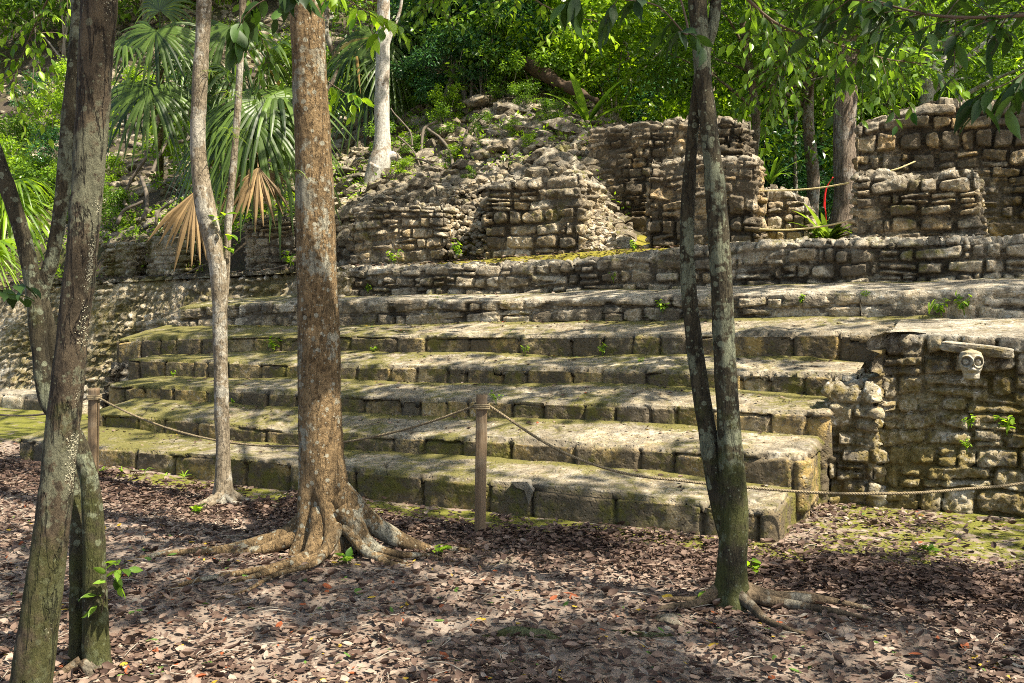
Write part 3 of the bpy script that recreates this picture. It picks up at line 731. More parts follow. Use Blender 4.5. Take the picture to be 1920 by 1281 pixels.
pier('ruined_wall', 450, 556, 11.2, .8, [(450, 416), (500, 410), (556, 412)], 1.5, 'squared pale wall stub between the slender tree and the big tan tree', 'terrace', 53)
pier('ruined_pier', 648, 835, 11.15, 1.0, [(648, 388), (700, 382), (760, 378), (835, 386)], 1.5, 'dark stained masonry pier just right of the big tan trunk', 'pier', 54)
pier('ruined_pier', 898, 1092, 11.1, 1.0, [(898, 346), (960, 340), (1000, 334), (1092, 330)], 1.5, 'broad stone pier capped with pale slabs in the middle of the ruin', 'pier', 55, h=(.12, .2), wd=(.2, .5))
f_bw = prof([(1085, 236), (1180, 228), (1270, 222), (1400, 224)], 12.5)
pier('ruined_wall', 1088, 1402, 12.4, .75, [(1088, 238), (1180, 229), (1270, 222), (1400, 224)], 1.5, 'tall dark stained back wall rising behind the two middle piers', 'ruin', 56, res=.02)
pier('ruined_pier', 1203, 1424, 11.1, .62, [(1203, 308), (1240, 300), (1290, 294), (1330, 290), (1424, 292)], 1.5, 'masonry pier standing behind the twin stemmed tree', 'ruin', 57, h=(.08, .22), wd=(.14, .46))
pier('ruined_wall', 1424, 1522, 11.7, .7, [(1424, 350), (1470, 356), (1500, 372), (1522, 382)], 1.6, 'low sunlit wall stub beside the red flowering bromeliad', 'pier', 58, h=(.14, .24), wd=(.2, .4))
pier('ruined_pier', 1590, 1846, 11.0, .9, [(1590, 326), (1640, 330), (1690, 336), (1720, 332), (1790, 322), (1846, 323)], 1.6, 'broad low stone block at the right with a lichen crusted corner', 'pier', 59, h=(.08, .22), wd=(.14, .50))
pier('ruined_wall', 1592, 2350, 12.3, .8, [(1592, 236), (1650, 224), (1700, 205), (1760, 192), (1840, 186), (1920, 182), (2300, 170)], 1.6, 'tall dark ruined wall at the far right, stepped along its top', 'ruin', 60, h=(.09, .26), wd=(.14, .58), joint=.014)
# small cap block on the right pier
o = masonry('loose_stone', s_of(1640, 11.5), s_of(1668, 11.5), 11.35, 11.6, const(z_of(1650, 334, 11.4)), const(z_of(1650, 317, 11.4)), MS['terrace'], pat='blocks', seed=5, res=.012, wd=(1, 2))
tag(o, 'small squared stone lying on top of the low right hand block', 'stone')

# ================================================================== LOOSE ROCKS
def rock_geo(rs, sub=3, flat=(.5, .8)):
    import bmesh
    bm = bmesh.new(); bmesh.ops.create_icosphere(bm, subdivisions=sub, radius=1)
    V = np.array([v.co[:] for v in bm.verts]); F = np.array([[v.index for v in f.verts] for f in bm.faces]); bm.free()
    V = norm(V); r = np.full(len(V), 1.15)
    for _ in range(16):
        n = norm(rs.normal(size=3)); d = rs.uniform(.5, .9); q = V @ n
        r = np.where(q > .01, np.minimum(r, d / np.maximum(q, .01)), r)
    V = V * r[:, None]; V = V * (1 + .07 * fbm(V + rs.rand() * 9, 2.2, 4)[:, None])
    V = V * np.array([1, rs.uniform(.55, .9), rs.uniform(*flat)])
    return V, F
rs = np.random.RandomState(5)
def rock_attrs(V, sd): return dict(sid=np.full(len(V), sd), jm=np.ones(len(V)), top=np.clip(V[:, 2] * 1.0, 0, 1), moss=np.full(len(V), .35))
ROCKS = []
for i in range(14):
    V, F = rock_geo(rs, 4, (.25, .45) if i % 2 else (.45, .75)); ROCKS.append(mesh_data('loose_rock', V, F, MS['rock'], rock_attrs(V, rs.rand()), False))
def rock(loc, size, label, group='loose stones on the rubble mound', kind=None, tilt=.35, rz=None):
    o = bpy.data.objects.new('loose_rock', ROCKS[rs.randint(14) if kind is None else kind]); col.objects.link(o)
    o.location = loc; s = size / 2 * 1.05; o.scale = (s, s, s)
    o.rotation_euler = (rs.uniform(-tilt, tilt), rs.uniform(-tilt, tilt), rs.uniform(0, 6.28) if rz is None else rz)
    return tag(o, label, 'rock', group)
def on_hill(px, c, dz=0.0):
    s = s_of(px, c); x, y = sc2xy(s, c); return (float(x), float(y), float(hz(np.array([s]), np.array([c]))[0]) + dz)
for px, c, sz, lb, kd in [(1055, 13.0, .62, 'large pale boulder perched at the head of the back wall', 2), (985, 13.1, .58, 'flat slab lying left of the large pale boulder', 1),
                          (1108, 12.5, .42, 'pale pitted slab tilted beside the tall back wall', 3), (908, 14.2, .55, 'grey boulder under the roots at the top of the mound', 4),
                          (955, 13.7, .65, 'long flat grey slab high on the mound', 5), (720, 11.9, .36, 'upright pale slab on the dark stained pier', 6),
                          (690, 12.0, .40, 'grey slab at the foot of the white trunked tree', 7), (1010, 12.4, .45, 'broken pale block on the rubble behind the broad pier', 8),
                          (840, 13.3, .5, 'long narrow stone on the left shoulder of the mound', 9), (860, 12.6, .34, 'rounded stone above the gap between the piers', 10)]:
    rock(on_hill(px, c, .06), sz, lb, kind=kd)
k = 0
for i in range(400):
    px = rs.uniform(640, 1140); c = rs.uniform(11.7, 15.6)
    p = on_hill(px, c, .03)
    if k >= 150: break
    if p[2] < 2.3: continue
    rock(p, rs.uniform(.20, .62) ** 1.1, 'pale angular stone on the rubble left of the broad pier' if px < 895 else 'pale angular stone on the rubble behind the broad pier', group='pale stones on the rubble mound'); k += 1
SMALL = [rock_geo(rs, 2, (.45, .85)) for _ in range(12)]
def rubble(name, pts, sizes, label, mat, pal=None, parent=None):
    g = Geo()
    for p, sz in zip(pts, sizes):
        V, F = SMALL[rs.randint(12)]
        a = rs.uniform(0, 6.28); ca, sa = math.cos(a), math.sin(a); b = rs.uniform(-.7, .7); cb, sb = math.cos(b), math.sin(b)
        R = np.array([[ca, -sa, 0], [sa, ca, 0], [0, 0, 1]]) @ np.array([[1, 0, 0], [0, cb, -sb], [0, sb, cb]])
        g.add(V @ R.T * sz / 2 + p, F, sid=rs.rand(), jm=1.0, top=.35, moss=.3 + .3 * rs.rand())
    o = g.obj(name, mat, parent, smooth_=False); return tag(o, label, 'rubble', kind='stuff')
pts, sz = [], []
for i in range(5200):
    px = rs.uniform(560, 1180); c = 11.45 + 4.2 * rs.rand() ** 1.2; p = np.array(on_hill(px, c)); 
    pts.append(p - [0, 0, .015]); sz.append(.09 + .30 * rs.rand() ** 1.5)
rubble('rubble', pts, sz, 'tumbled small stones covering the mound between and above the piers', MS['rock'])
pts, sz = [], []
for i in range(1100):       # packed cobbles in the gaps between the piers
    px = rs.choice([rs.uniform(826, 905), rs.uniform(1085, 1150), rs.uniform(1085, 1150)]); c = rs.uniform(11.15, 12.1)
    base = 2.05; top_ = hz_raw(np.array([s_of(px, 12.0)]), np.array([12.0]))[0]
    t = np.clip((c - 11.2) / .75, 0, 1); z = base + (top_ + .15 - base) * t ** .8
    x, y = sc2xy(s_of(px, c), c); pts.append(np.array([x, y, z + rs.uniform(-.04, .04)])); sz.append(rs.uniform(.07, .16))
rubble('cobbles', pts, sz, 'packed round cobbles of the wall core showing between the piers', MS['pier'])
pts, sz = [], []
for i in range(3800):
    s = rs.uniform(-24, -10); c = 11.6 + 13 * rs.rand(); x, y = sc2xy(s, c); z = hz(np.array([s]), np.array([c]))[0]
    pts.append(np.array([x, y, z])); sz.append(rs.uniform(.14, .42))
rubble('rubble', pts, sz, 'sunlit pale stones strewn over the overgrown slope at the left', MS['rock'])

# ================================================================== CARVED SKULL
sk = atc(1821, 684, 7.665); skr = empty('carved_skull', sk)
tag(skr, 'small carved white stone skull with ringed eyes set into the right wall', 'carving')
def skull():
    import bmesh
    bm = bmesh.new(); bmesh.ops.create_icosphere(bm, subdivisions=6, radius=1)
    V = np.array([v.co[:] for v in bm.verts]); F = np.array([[v.index for v in f.verts] for f in bm.faces]); bm.free()
    x, y, z = V.T; r = np.hypot(x, y) + 1e-9
    prof_ = np.interp(z, [-1, -.8, -.5, -.15, .15, .5, .8, 1], [.60, .62, .70, .88, 1.0, .98, .86, .55])
    rf = np.where(z < 0, np.minimum(1, r / .42), np.minimum(1, r / .62) ** .8)
    X_ = x / r * prof_ * rf; Z_ = z * 1.08; yk = y / r * rf
    dpt = np.zeros(len(V)); front = y < 0
    def g(cx_, cz, rx, rz): return np.exp(-((X_ - cx_) / rx) ** 2 - ((Z_ - cz) / rz) ** 2)
    for ex in (-.48, .42):
        rr = np.hypot((X_ - ex) / .40, (Z_ - .18) / .36)
        dpt += -.26 * np.exp(-(rr / .85) ** 6) + .24 * np.exp(-((rr - 1.12) / .17) ** 2)
    dpt += .32 * g(-.03, -.02, .16, .26) + .38 * g(-.03, -.38, .42, .15) - .14 * g(-.03, -.62, .5, .08)
    for nx in (-.10, .04): dpt -= .24 * g(nx, -.12, .05, .07)
    Y_ = yk * .75 * np.interp(z, [-1, -.3, 1], [.8, 1, 1]) - dpt * front * np.minimum(1, np.abs(yk) * 1.6)
    return np.stack([X_ * .082, Y_ * .105, Z_ * .100], 1), F
V, F = skull(); V = V * (1 + .035 * fbm(V, 55, 4)[:, None])
o = mesh_obj('head', V, F, None, skr)
m = M('carved_stone', .85); m.vec = m.geo.outputs['Position']; nn = m.noise(45, 6, .7)
mt = m.out(m.mix(m.ramp(m.noise(9, 4), [(.4, 0.0), (.7, 1.0)]), m.mix(m.ramp(nn, [(.38, 0.0), (.62, 1.0)]), (.19, .17, .12), (.47, .435, .355)), (.30, .25, .14)), m.bump(nn, .6, .006)); o.data.materials.append(mt)
import bmesh
for ex in (-.48, .42):
    bm = bmesh.new(); bmesh.ops.create_icosphere(bm, subdivisions=4, radius=.021)
    V = np.array([v.co[:] for v in bm.verts]); F = np.array([[v.index for v in f.verts] for f in bm.faces]); bm.free()
    r = np.hypot(V[:, 0], V[:, 2]); V[:, 1] = V[:, 1] * .8 + .010 * np.exp(-(r / .005) ** 2) * (V[:, 1] < 0)
    mesh_obj('eye', V, F, mt, skr, loc=(ex * .082, -.058, .018))
skr.rotation_euler = (math.radians(-6), 0, -.30)
V, F = rock_geo(np.random.RandomState(3), 5); V = norm(V); V = np.sign(V) * np.abs(V) ** .28; V = V * (1 + .10 * fbm(V, 1.7, 3)[:, None]) + .05 * fbm(V * [2.5, 1, 1], 2, 4)[:, None]
lp = atc(1832, 655, 7.78)
o = mesh_obj('lintel', V * np.array([.23, .13, .036]), F, MS['right'], None, dict(sid=np.full(len(V), .5), jm=np.ones(len(V)), top=np.clip(V[:, 2], 0, 1), moss=np.full(len(V), .45)), loc=lp)
o.rotation_euler = (0, .10, -.46); tag(o, 'long flat slab jutting from the wall just above the carved skull', 'lintel')

# ================================================================== ROPES AND POSTS
def post(px, pyb, pyt, d, label, group='wooden rope posts'):
    p = at(px, pyb, d); top_ = at(px, pyt, d)[2]; rt = empty('rope_post', p)
    tag(rt, label, 'post', group)
    bm = bmesh.new(); hgt = top_ - p[2]; r = .036
    zs_ = np.linspace(-.1, hgt, 40); V = []; 
    cs = [(-r, -r), (-r + .006, -r - 0), (r - .006, -r), (r, -r + .006), (r, r - .006), (r - .006, r), (-r + .006, r), (-r, r - .006)]
    cs[0] = (-r, -r + .006)
    for z in zs_:
        for a, b in cs: V.append((a, b, z))
    V = np.array(V); V[:, :2] *= (1 + .05 * fbm(V * [3, 3, 1], 6, 3))[:, None]; V[:, 0] += .012 * V[:, 2] / hgt
    nc = 8; F = [grid_faces(len(zs_), nc, True), np.array([[(len(zs_) - 1) * nc + i for i in range(nc)]])]
    bm.free(); mesh_obj('shaft', V, F, MISC['post'], rt)
    g = Geo(); zr = hgt - .075                                  # rope wound round the post
    for t in range(3):
        th = np.linspace(0, 2 * math.pi, 17); q = np.stack([.051 * np.sign(np.cos(th)) * np.abs(np.cos(th)) ** .5 * .95, .051 * np.sign(np.sin(th)) * np.abs(np.sin(th)) ** .5 * .95, zr + .012 * (t - 1) + 0 * th], 1)
        q[:, 0] += .012; g.add(*tube_geo(q, .0065, 8, 48, cap=False), tw=.5)
    g.obj('rope_coil', MISC['rope'], rt)
    return rt, p + [.012, 0, zr]
def rope(P, r, label, mat='rope', group='ropes slung between the posts', name='rope', n=260):
    C = catmull(np.array(P), n); g = Geo()
    V, F = tube_geo(C, r, 10, n * 2, cap=True)
    L = np.repeat(np.linspace(0, np.sum(np.linalg.norm(np.diff(C, axis=0), axis=1)), n * 2), 10); th = np.tile(np.arange(10), n * 2) / 10
    ph = (L / (r * 7) + th * 1.0); tw = np.abs(((ph * 3) % 1) - .5) * 2; V[:-2] += 0
    ctr = np.repeat(V[:-2].reshape(-1, 10, 3).mean(1), 10, 0); V[:-2] = ctr + (V[:-2] - ctr) * (.78 + .3 * np.sqrt(1 - tw ** 2 * .9))[:, None]
    g.add(V, F, tw=np.concatenate([1 - tw, [0, 0]]))
    return tag(g.obj(name, MISC[mat]), label, 'rope', group)
_, r1 = post(900, 1000, 740, 6.41, 'square wooden post standing in front of the steps near the centre')
_, r0 = post(174, 900, 728, 8.2, 'square wooden post half hidden behind the leaning trunk at left')
def sag(p, q, dip, n=14, skew=.5):
    t = np.linspace(0, 1, n)[:, None]; P = np.asarray(p) * (1 - t) + np.asarray(q) * t; P[:, 2] -= dip * (4 * t * (1 - t))[:, 0]; return P
rope(sag(r0 + [.04, -.02, 0], r1 + [-.05, 0, 0], .33), .008, 'light rope slung from the left post past the big tree to the centre post')
far_post = at(2330, 800, 6.3)
P = np.array([r1 + [.05, 0, 0], at(1040, 840, 6.33), at(1160, 885, 6.28), at(1290, 903, 6.22), at(1420, 916, 6.18), at(1560, 925, 6.15), at(1700, 925, 6.15), at(1810, 917, 6.18), at(1930, 904, 6.2), at(2130, 860, 6.25), far_post])
rope(P, .0085, 'long rope sagging from the centre post out past the right wall')
P = np.array([r0 + [-.04, 0, 0], at(90, 775, 8.6), at(0, 778, 9), at(-120, 760, 9.5)]); rope(P, .009, 'rope running left from the half hidden post out of view')
rope([atc(1418, 358, 11.3), atc(1480, 357, 11.25), atc(1540, 352, 11.2), atc(1592, 343, 11.1)], .009, 'upper pale cord stretched across the gap above the bromeliad', 'cord', 'pale cords across the ruin')
rope([atc(1416, 430, 11.15), atc(1480, 431, 11.1), atc(1540, 425, 11.1), atc(1594, 414, 11.05)], .010, 'lower pale cord stretched across the gap in front of the bromeliad', 'cord', 'pale cords across the ruin')
rope([atc(1655, 324, 12.1), atc(1685, 316, 12.15), atc(1716, 303, 12.27)], .009, 'short pale cord pinned to the tall dark wall at right', 'cord', 'pale cords across the ruin')
# ================================================================== TREES
def part(g, name, mat, root, **kw):
    for i in range(len(g.V)): g.V[i] = g.V[i] - np.array(root.location)
    return g.obj(name, mat, root, **kw)
def pxpath(pts, d, up=None):
    P = [at(p[0], p[1], p[3] if len(p) > 3 else d) for p in pts]; R = [p[2] / 2 / FPX * (p[3] if len(p) > 3 else d) for p in pts]
    return np.array(P), np.array(R)
def gpt(x, y): return float(gz(np.array([x]), np.array([y]))[0])
def root_tubes(root, base, specs, mat, r0, hug=True, seed=0):
    """surface roots: each spec is a list of (dx, dy) offsets from the base in metres, on the ground"""
    rr = np.random.RandomState(seed)
    for sp_ in specs:
        g = Geo(); n = len(sp_['p']); P = []; R = []
        for i, (dx, dy) in enumerate(sp_['p']):
            x, y = base[0] + dx, base[1] + dy; r = sp_['r'] * (1 - .85 * (i / (n - 1)) ** .8)
            z = gpt(x, y) + sp_.get('h', [0] * n)[i] + r * .15
            P.append((x, y, z)); R.append(r)
        g.tube(P, R, nseg=14, n=14 * n, noise=.12 * sp_['r'], nsc=9, wob=.05)
        part(g, 'root', mat, root)
def tree_thing(name, base, label, cat='tree', group=None):
    r = empty(name, base); return tag(r, label, cat, group)

# big tan tree in the middle
d4 = 6.05; b4 = at(622, 1032, d4); b4[2] = gpt(b4[0], b4[1])
T4 = tree_thing('buttressed_tree', b4, 'thick tan trunk speckled with pale lichen, buttress roots spread in the leaf litter')
P, R = pxpath([(618, 1045, 118), (616, 985, 98), (608, 930, 92), (603, 850, 84), (600, 760, 80), (597, 600, 77), (588, 300, 70), (583, 200, 66), (575, 0, 62), (572, -150, 60), (590, -600, 52), (600, -1300, 40)], d4)
def fl4(C, th):
    h = np.clip(1 - (C[:, 2] - b4[2]) / .62, 0, 1)[:, None]
    return 1 + h ** 1.3 * (.26 * np.cos(5 * th + .5)[None] + .10 * np.cos(3 * th + 2)[None]) + h ** 3 * .10
g = Geo(); g.tube(P, R, nseg=64, n=420, noise=.009, nsc=5, flute=fl4); part(g, 'trunk', MB['tan'], T4)
root_tubes(T4, b4, [
    dict(p=[(.04, -.02), (.22, .0), (.42, .02), (.6, -.03), (.78, -.05)], r=.10, h=[.34, .16, .05, .0, -.03]),
    dict(p=[(.08, -.05), (.2, -.10), (.30, -.16), (.36, -.3), (.5, -.36)], r=.085, h=[.26, .07, .0, -.02, -.03]),
    dict(p=[(-.08, 0), (-.24, .02), (-.42, -.02), (-.62, -.05), (-.85, -.08), (-1.05, -.06)], r=.085, h=[.24, .10, .04, .01, .0, -.02]),
    dict(p=[(-.05, -.05), (-.07, -.14), (-.1, -.26), (-.22, -.4), (-.4, -.5)], r=.075, h=[.26, .08, .0, -.01, -.03]),
    dict(p=[(.05, -.10), (.0, -.24), (-.1, -.38), (-.28, -.62), (-.5, -.78)], r=.05, h=[.15, .03, .0, .0, -.02]),
    dict(p=[(.1, -.1), (.24, -.22), (.38, -.25), (.52, -.33)], r=.045, h=[.14, .02, .0, -.02]),
    dict(p=[(-.1, 0), (-.4, -.12), (-.7, -.1), (-.95, -.2)], r=.05, h=[.12, .02, .0, -.02]),
    dict(p=[(-.5, -.03), (-.72, -.12), (-.9, -.13), (-1.15, -.2), (-1.3, -.17)], r=.035, h=[.02, .01, .015, .005, -.02]),
    dict(p=[(-.1, -.3), (-.2, -.52), (-.4, -.62), (-.62, -.8), (-.75, -.98)], r=.03, h=[.02, .015, .01, .005, -.02]),
    dict(p=[(.0, -.3), (-.05, -.5), (-.2, -.68), (-.28, -.9), (-.45, -1.05)], r=.024, h=[.02, .01, .012, .005, -.02]),
    dict(p=[(.3, -.2), (.46, -.26), (.6, -.22), (.78, -.28)], r=.03, h=[.03, .02, .01, -.02]),
    dict(p=[(.7, -.04), (.84, -.08), (.98, -.06), (1.12, -.12)], r=.022, h=[.01, .012, .005, -.02])], MB['tan'], .1)

# twin stemmed tree at the right
d5 = 4.95; b5 = at(1372, 1140, d5); b5[2] = gpt(b5[0], b5[1])
T5 = tree_thing('twin_stem_tree', b5, 'slim dark tree at the right whose two lichen blotched stems rise from one foot')
g = Geo()
P, R = pxpath([(1372, 1165, 105), (1371, 1125, 74), (1372, 1080, 56), (1376, 950, 52), (1366, 800, 44), (1356, 600, 41), (1345, 400, 40), (1330, 250, 34), (1318, 140, 32), (1308, 0, 34), (1300, -150, 32), (1280, -600, 26), (1290, -1000, 20)], d5)
g.tube(P, R, nseg=40, n=300, noise=.006, nsc=8, flute=lambda C, th: 1 + np.clip(1 - (C[:, 2] - b5[2]) / .25, 0, 1)[:, None] * .2 * np.cos(4 * th)[None])
P, R = pxpath([(1364, 1010, 30, 5.0), (1352, 950, 38, 5.0), (1330, 830, 36, 5.02), (1306, 680, 31, 5.05), (1290, 520, 28, 5.05), (1289, 400, 27, 5.05), (1300, 240, 22, 5.02), (1316, 120, 22, 4.98), (1338, 40, 22, 4.95), (1350, -80, 20, 4.95), (1400, -500, 14, 5)], d5)
g.tube(P, R, nseg=28, n=240, noise=.006, nsc=8); part(g, 'trunk', MB['twin'], T5)
root_tubes(T5, b5, [
    dict(p=[(.05, 0), (.2, .02), (.35, .0), (.5, .02), (.62, -.06), (.7, -.04)], r=0.046, h=[0.088, 0.038, 0.038, 0.033, 0.028, 0.008]),
    dict(p=[(.05, -.02), (.2, -.04), (.34, -.10), (.5, -.16), (.62, -.24)], r=0.039, h=[0.068, 0.033, 0.038, 0.028, 0.008]),
    dict(p=[(.02, -.04), (.08, -.16), (.1, -.28), (.16, -.4), (.27, -.48)], r=0.036, h=[0.078, 0.038, 0.028, 0.028, 0.008]),
    dict(p=[(-.04, 0), (-.16, -.06), (-.3, -.1), (-.48, -.14)], r=0.039, h=[0.078, 0.028, 0.023, 0.008]),
    dict(p=[(-.04, .02), (-.16, .02), (-.3, .05), (-.42, .04)], r=0.029, h=[0.068, 0.028, 0.028, 0.008]),
    dict(p=[(.05, .02), (.22, .08), (.4, .1), (.55, .06), (.66, .08)], r=0.026, h=[0.058, 0.028, 0.033, 0.028, 0.008])], MB['root'], .04)

# big leaning tree at the left
b1 = at(45, 1340, 3.75); b1[2] = gpt(b1[0], b1[1])
T1 = tree_thing('leaning_tree', b1, 'stout leaning trunk at the left edge with grey green bark, crusted pale on its right')
g = Geo(); P, R = pxpath([(42, 1375, 120), (48, 1320, 92), (60, 1270, 76), (83, 1100, 67), (102, 950, 62), (118, 800, 61), (134, 650, 57), (150, 500, 56), (168, 300, 58), (177, 150, 61), (186, 0, 65), (192, -150, 66), (210, -700, 54), (220, -1500, 44)], 3.75)
g.tube(P, R, nseg=56, n=460, noise=.006, nsc=10); part(g, 'trunk', MB['mottled'], T1)
# crust of pale lichen nodules down its right side
def crust_on(P, R, seed, n, side, size, root):
    rr = np.random.RandomState(seed); C = catmull(np.column_stack([P, R]), 6000); V0, F0 = rock_geo(rr, 1, (.6, .9)); g = Geo()
    for _ in range(n):
        i = rr.randint(200, 5800); p, r = C[i, :3], C[i, 3]
        a = side + rr.normal() * .26
        if fbm(P3(p[2] * 1.0, a * .3, seed), 3.5, 4) < rr.uniform(-.25, .25): continue
        q = p + r * .97 * np.array([math.cos(a), math.sin(a), 0]); s_ = size * rr.uniform(.3, 1.0) ** 1.5 * 1.8
        g.add(V0 * s_ * [rr.uniform(.6, 1.2), rr.uniform(.6, 1.2), rr.uniform(.8, 2)] + q - r * .03 * np.array([math.cos(a), math.sin(a), 0]), F0)
    part(g, 'lichen_crust', flat_mat('lichen_crust', (.30, .28, .19), .9, .6, 60), root)
crust_on(P, R, 4, 16000, -.25, .0030, T1)

# forked tree behind it
b2 = at(172, 1252, 4.13); b2[2] = gpt(b2[0], b2[1])
T2 = tree_thing('forked_tree', b2, 'thin twin stemmed tree crossing behind the leaning trunk and forking into a V at left')
g = Geo()
P, R = pxpath([(185, 1275, 62), (180, 1225, 50), (178, 1100, 44), (175, 980, 38), (163, 880, 34), (128, 800, 34), (92, 752, 33), (74, 650, 30), (68, 575, 34), (50, 470, 30), (20, 370, 28), (-8, 290, 28), (-60, 130, 24), (-120, -100, 20)], 4.13)
g.tube(P, R, nseg=36, n=320, noise=.006, nsc=9)
P, R = pxpath([(66, 600, 26), (78, 545, 30), (98, 480, 26), (115, 380, 27), (128, 250, 30), (140, 120, 28), (150, 0, 28), (160, -200, 24), (190, -700, 18)], 4.15); g.tube(P, R, nseg=28, n=220, noise=.005, nsc=9)
P, R = pxpath([(148, 1265, 44, 4.2), (149, 1200, 38, 4.2), (147, 1050, 32, 4.22), (143, 930, 26, 4.25), (128, 840, 24, 4.25), (106, 740, 28, 4.22), (94, 640, 30, 4.2), (76, 560, 30, 4.16)], 4.2); g.tube(P, R, nseg=28, n=220, noise=.005, nsc=9)
part(g, 'trunk', MB['twin'], T2)
root_tubes(T2, b2, [dict(p=[(.02, -.02), (.12, .0), (.22, .05), (.36, .06), (.5, .0)], r=.03, h=[.05, .01, .01, .01, -.01]), dict(p=[(0, -.03), (.08, -.1), (.2, -.14), (.34, -.22)], r=.026, h=[.05, .01, .0, -.01]), dict(p=[(-.02, -.02), (-.1, -.08), (-.22, -.1)], r=.025, h=[.05, .01, -.01])], MB['root'], .04)

# slender tree with two stems
b3 = at(420, 942, 7.37); b3[2] = gpt(b3[0], b3[1])
T3 = tree_thing('slender_tree', b3, 'slender pale barked tree with a bend in its stem, left of the big tan tree')
g = Geo(); P, R = pxpath([(420, 960, 66), (419, 925, 40), (418, 850, 27), (413, 650, 27), (411, 540, 30), (403, 470, 33), (388, 400, 38), (376, 330, 32), (371, 250, 28), (377, 120, 28), (383, 0, 26), (386, -150, 26), (370, -500, 20), (380, -900, 14)], 7.37)
g.tube(P, R, nseg=32, n=320, noise=.008, nsc=5, flute=lambda C, th: 1 + np.clip(1 - (C[:, 2] - b3[2]) / .2, 0, 1)[:, None] * .25 * np.cos(4 * th + 1)[None])
P, R = pxpath([(420, 580, 12), (424, 520, 13), (428, 420, 14), (436, 330, 13), (446, 200, 13), (452, 80, 12), (456, -60, 12), (450, -400, 8)], 7.5); g.tube(P, R, nseg=14, n=140, noise=.004, nsc=6)
part(g, 'trunk', MB['slender'], T3)
root_tubes(T3, b3, [dict(p=[(.03, .0), (.14, .01), (.26, .0), (.38, -.1)], r=.035, h=[.09, .03, .01, -.01]), dict(p=[(0, -.03), (-.06, -.14), (-.12, -.28), (-.14, -.42)], r=.04, h=[.09, .03, .01, -.01]),
                    dict(p=[(-.03, -.01), (-.16, -.12), (-.3, -.2), (-.42, -.3)], r=.03, h=[.07, .02, .0, -.01]), dict(p=[(.02, -.03), (.1, -.06), (.3, -.02), (.42, -.06)], r=.025, h=[.07, .02, .01, -.01])], MB['slender'], .04)

# pale tree on the mound
c6 = 12.7; b6 = np.array(on_hill(708, c6)); d6 = b6[1]
T6 = tree_thing('pale_tree', b6, 'smooth white trunked tree rooted on the rubble of the mound')
g = Geo(); P, R = pxpath([(700, 345, 40), (712, 305, 42), (717, 270, 32), (716, 200, 28), (718, 100, 26), (719, 20, 24), (722, -100, 22), (730, -400, 16)], d6)
g.tube(P, R, nseg=28, n=160, noise=.012, nsc=4)
P, R = pxpath([(712, 300, 26), (735, 292, 18), (752, 302, 9)], d6); g.tube(P, R, nseg=12, noise=.01)
P, R = pxpath([(706, 310, 28), (694, 332, 20), (684, 352, 10)], d6 - .1); g.tube(P, R, nseg=12, noise=.01)
P, R = pxpath([(722, 100, 8), (735, 60, 7), (750, 20, 6), (756, -30, 5)], d6); g.tube(P, R, nseg=8)
part(g, 'trunk', MB['pale'], T6)

# forest trees behind: trunk, limbs and crown
def crown_geo(rs_, centers, radii, per, size, kind='quad', rbias=None):
    g = Geo(); clump_leaves(g, rs_, centers, radii, per, size, kind, rbias=rbias); return g
def forest_tree(px, py0, py1, wpx, d, label, mat='forest', lean=0, leaf='mid', crown=None, group='trees of the forest behind the ruin', branches=None, name='forest_tree', n=7, seed=None):
    base = at(px, py0, d); s, c = xy2sc(base[0], base[1]); base[2] = float(hz(np.array([s]), np.array([c]))[0])
    t = tree_thing(name, base, label, group=group); rr = np.random.RandomState(int(px * 7 + d * 13) if seed is None else seed)
    r = wpx / 2 / FPX * d; top_ = at(px + lean, py1, d)
    k = np.linspace(0, 1, 6)[:, None]; P = base * (1 - k) + top_ * k; P[1:-1, :2] += rr.normal(size=(4, 2)) * r * .9; P = np.vstack([base - [0, 0, .3], P]); R = np.concatenate([[r * 1.7, r * 1.25], r * np.linspace(1.05, .75, 5)])
    g = Geo(); g.tube(P, R, nseg=20, n=120, noise=r * .12, nsc=3)
    for bb in (branches or []):
        PP, RR = pxpath(bb, d); g.tube(PP, RR, nseg=10, n=40, noise=r * .05)
    H = top_[2] - base[2]; C = []; RR = []
    for i in range(n):
        a = rr.uniform(0, 6.28); L = rr.uniform(.6, 2.2); z0 = base[2] + H * rr.uniform(.6, 1.0)
        p0 = P[-1] * .0 + np.array([np.interp(z0, P[:, 2], P[:, 0]), np.interp(z0, P[:, 2], P[:, 1]), z0]); p1 = p0 + [math.cos(a) * L, math.sin(a) * L, rr.uniform(.2, 1.0)]
        g.tube([p0, (p0 + p1) / 2 + [0, 0, .1], p1], [r * .35, r * .25, r * .1], nseg=7, n=12); C.append(p1); RR.append(rr.uniform(.6, 1.1))
        for _ in range(3): C.append(p1 + rr.normal(size=3) * .7); RR.append(rr.uniform(.4, .9))
    part(g, 'trunk', MB[mat], t)
    if crown != 'none':
        part(crown_geo(rr, C, RR, 150, .14), 'crown', ML[leaf], t, smooth_=False)
    return t
forest_tree(1570, 440, -60, 44, 14.6, 'thick forest tree with flaking fissured bark left of the tall dark wall', 'fissured', lean=42, name='fissured_tree')
forest_tree(1438, 345, 40, 19, 16.5, 'thin forest trunk leaning left, just right of the pier behind the twin stemmed tree', 'forest', lean=-45)
forest_tree(1532, 350, 60, 24, 16.8, 'curved brown forest trunk left of the fissured tree', 'forest', lean=-30)
forest_tree(1232, 320, -80, 16, 24, 'thin grey forest trunk above the tall back wall', 'pale', lean=8)
forest_tree(1262, 330, -80, 22, 26, 'thicker grey forest trunk above the back wall, right of a thinner one', 'pale', lean=14)
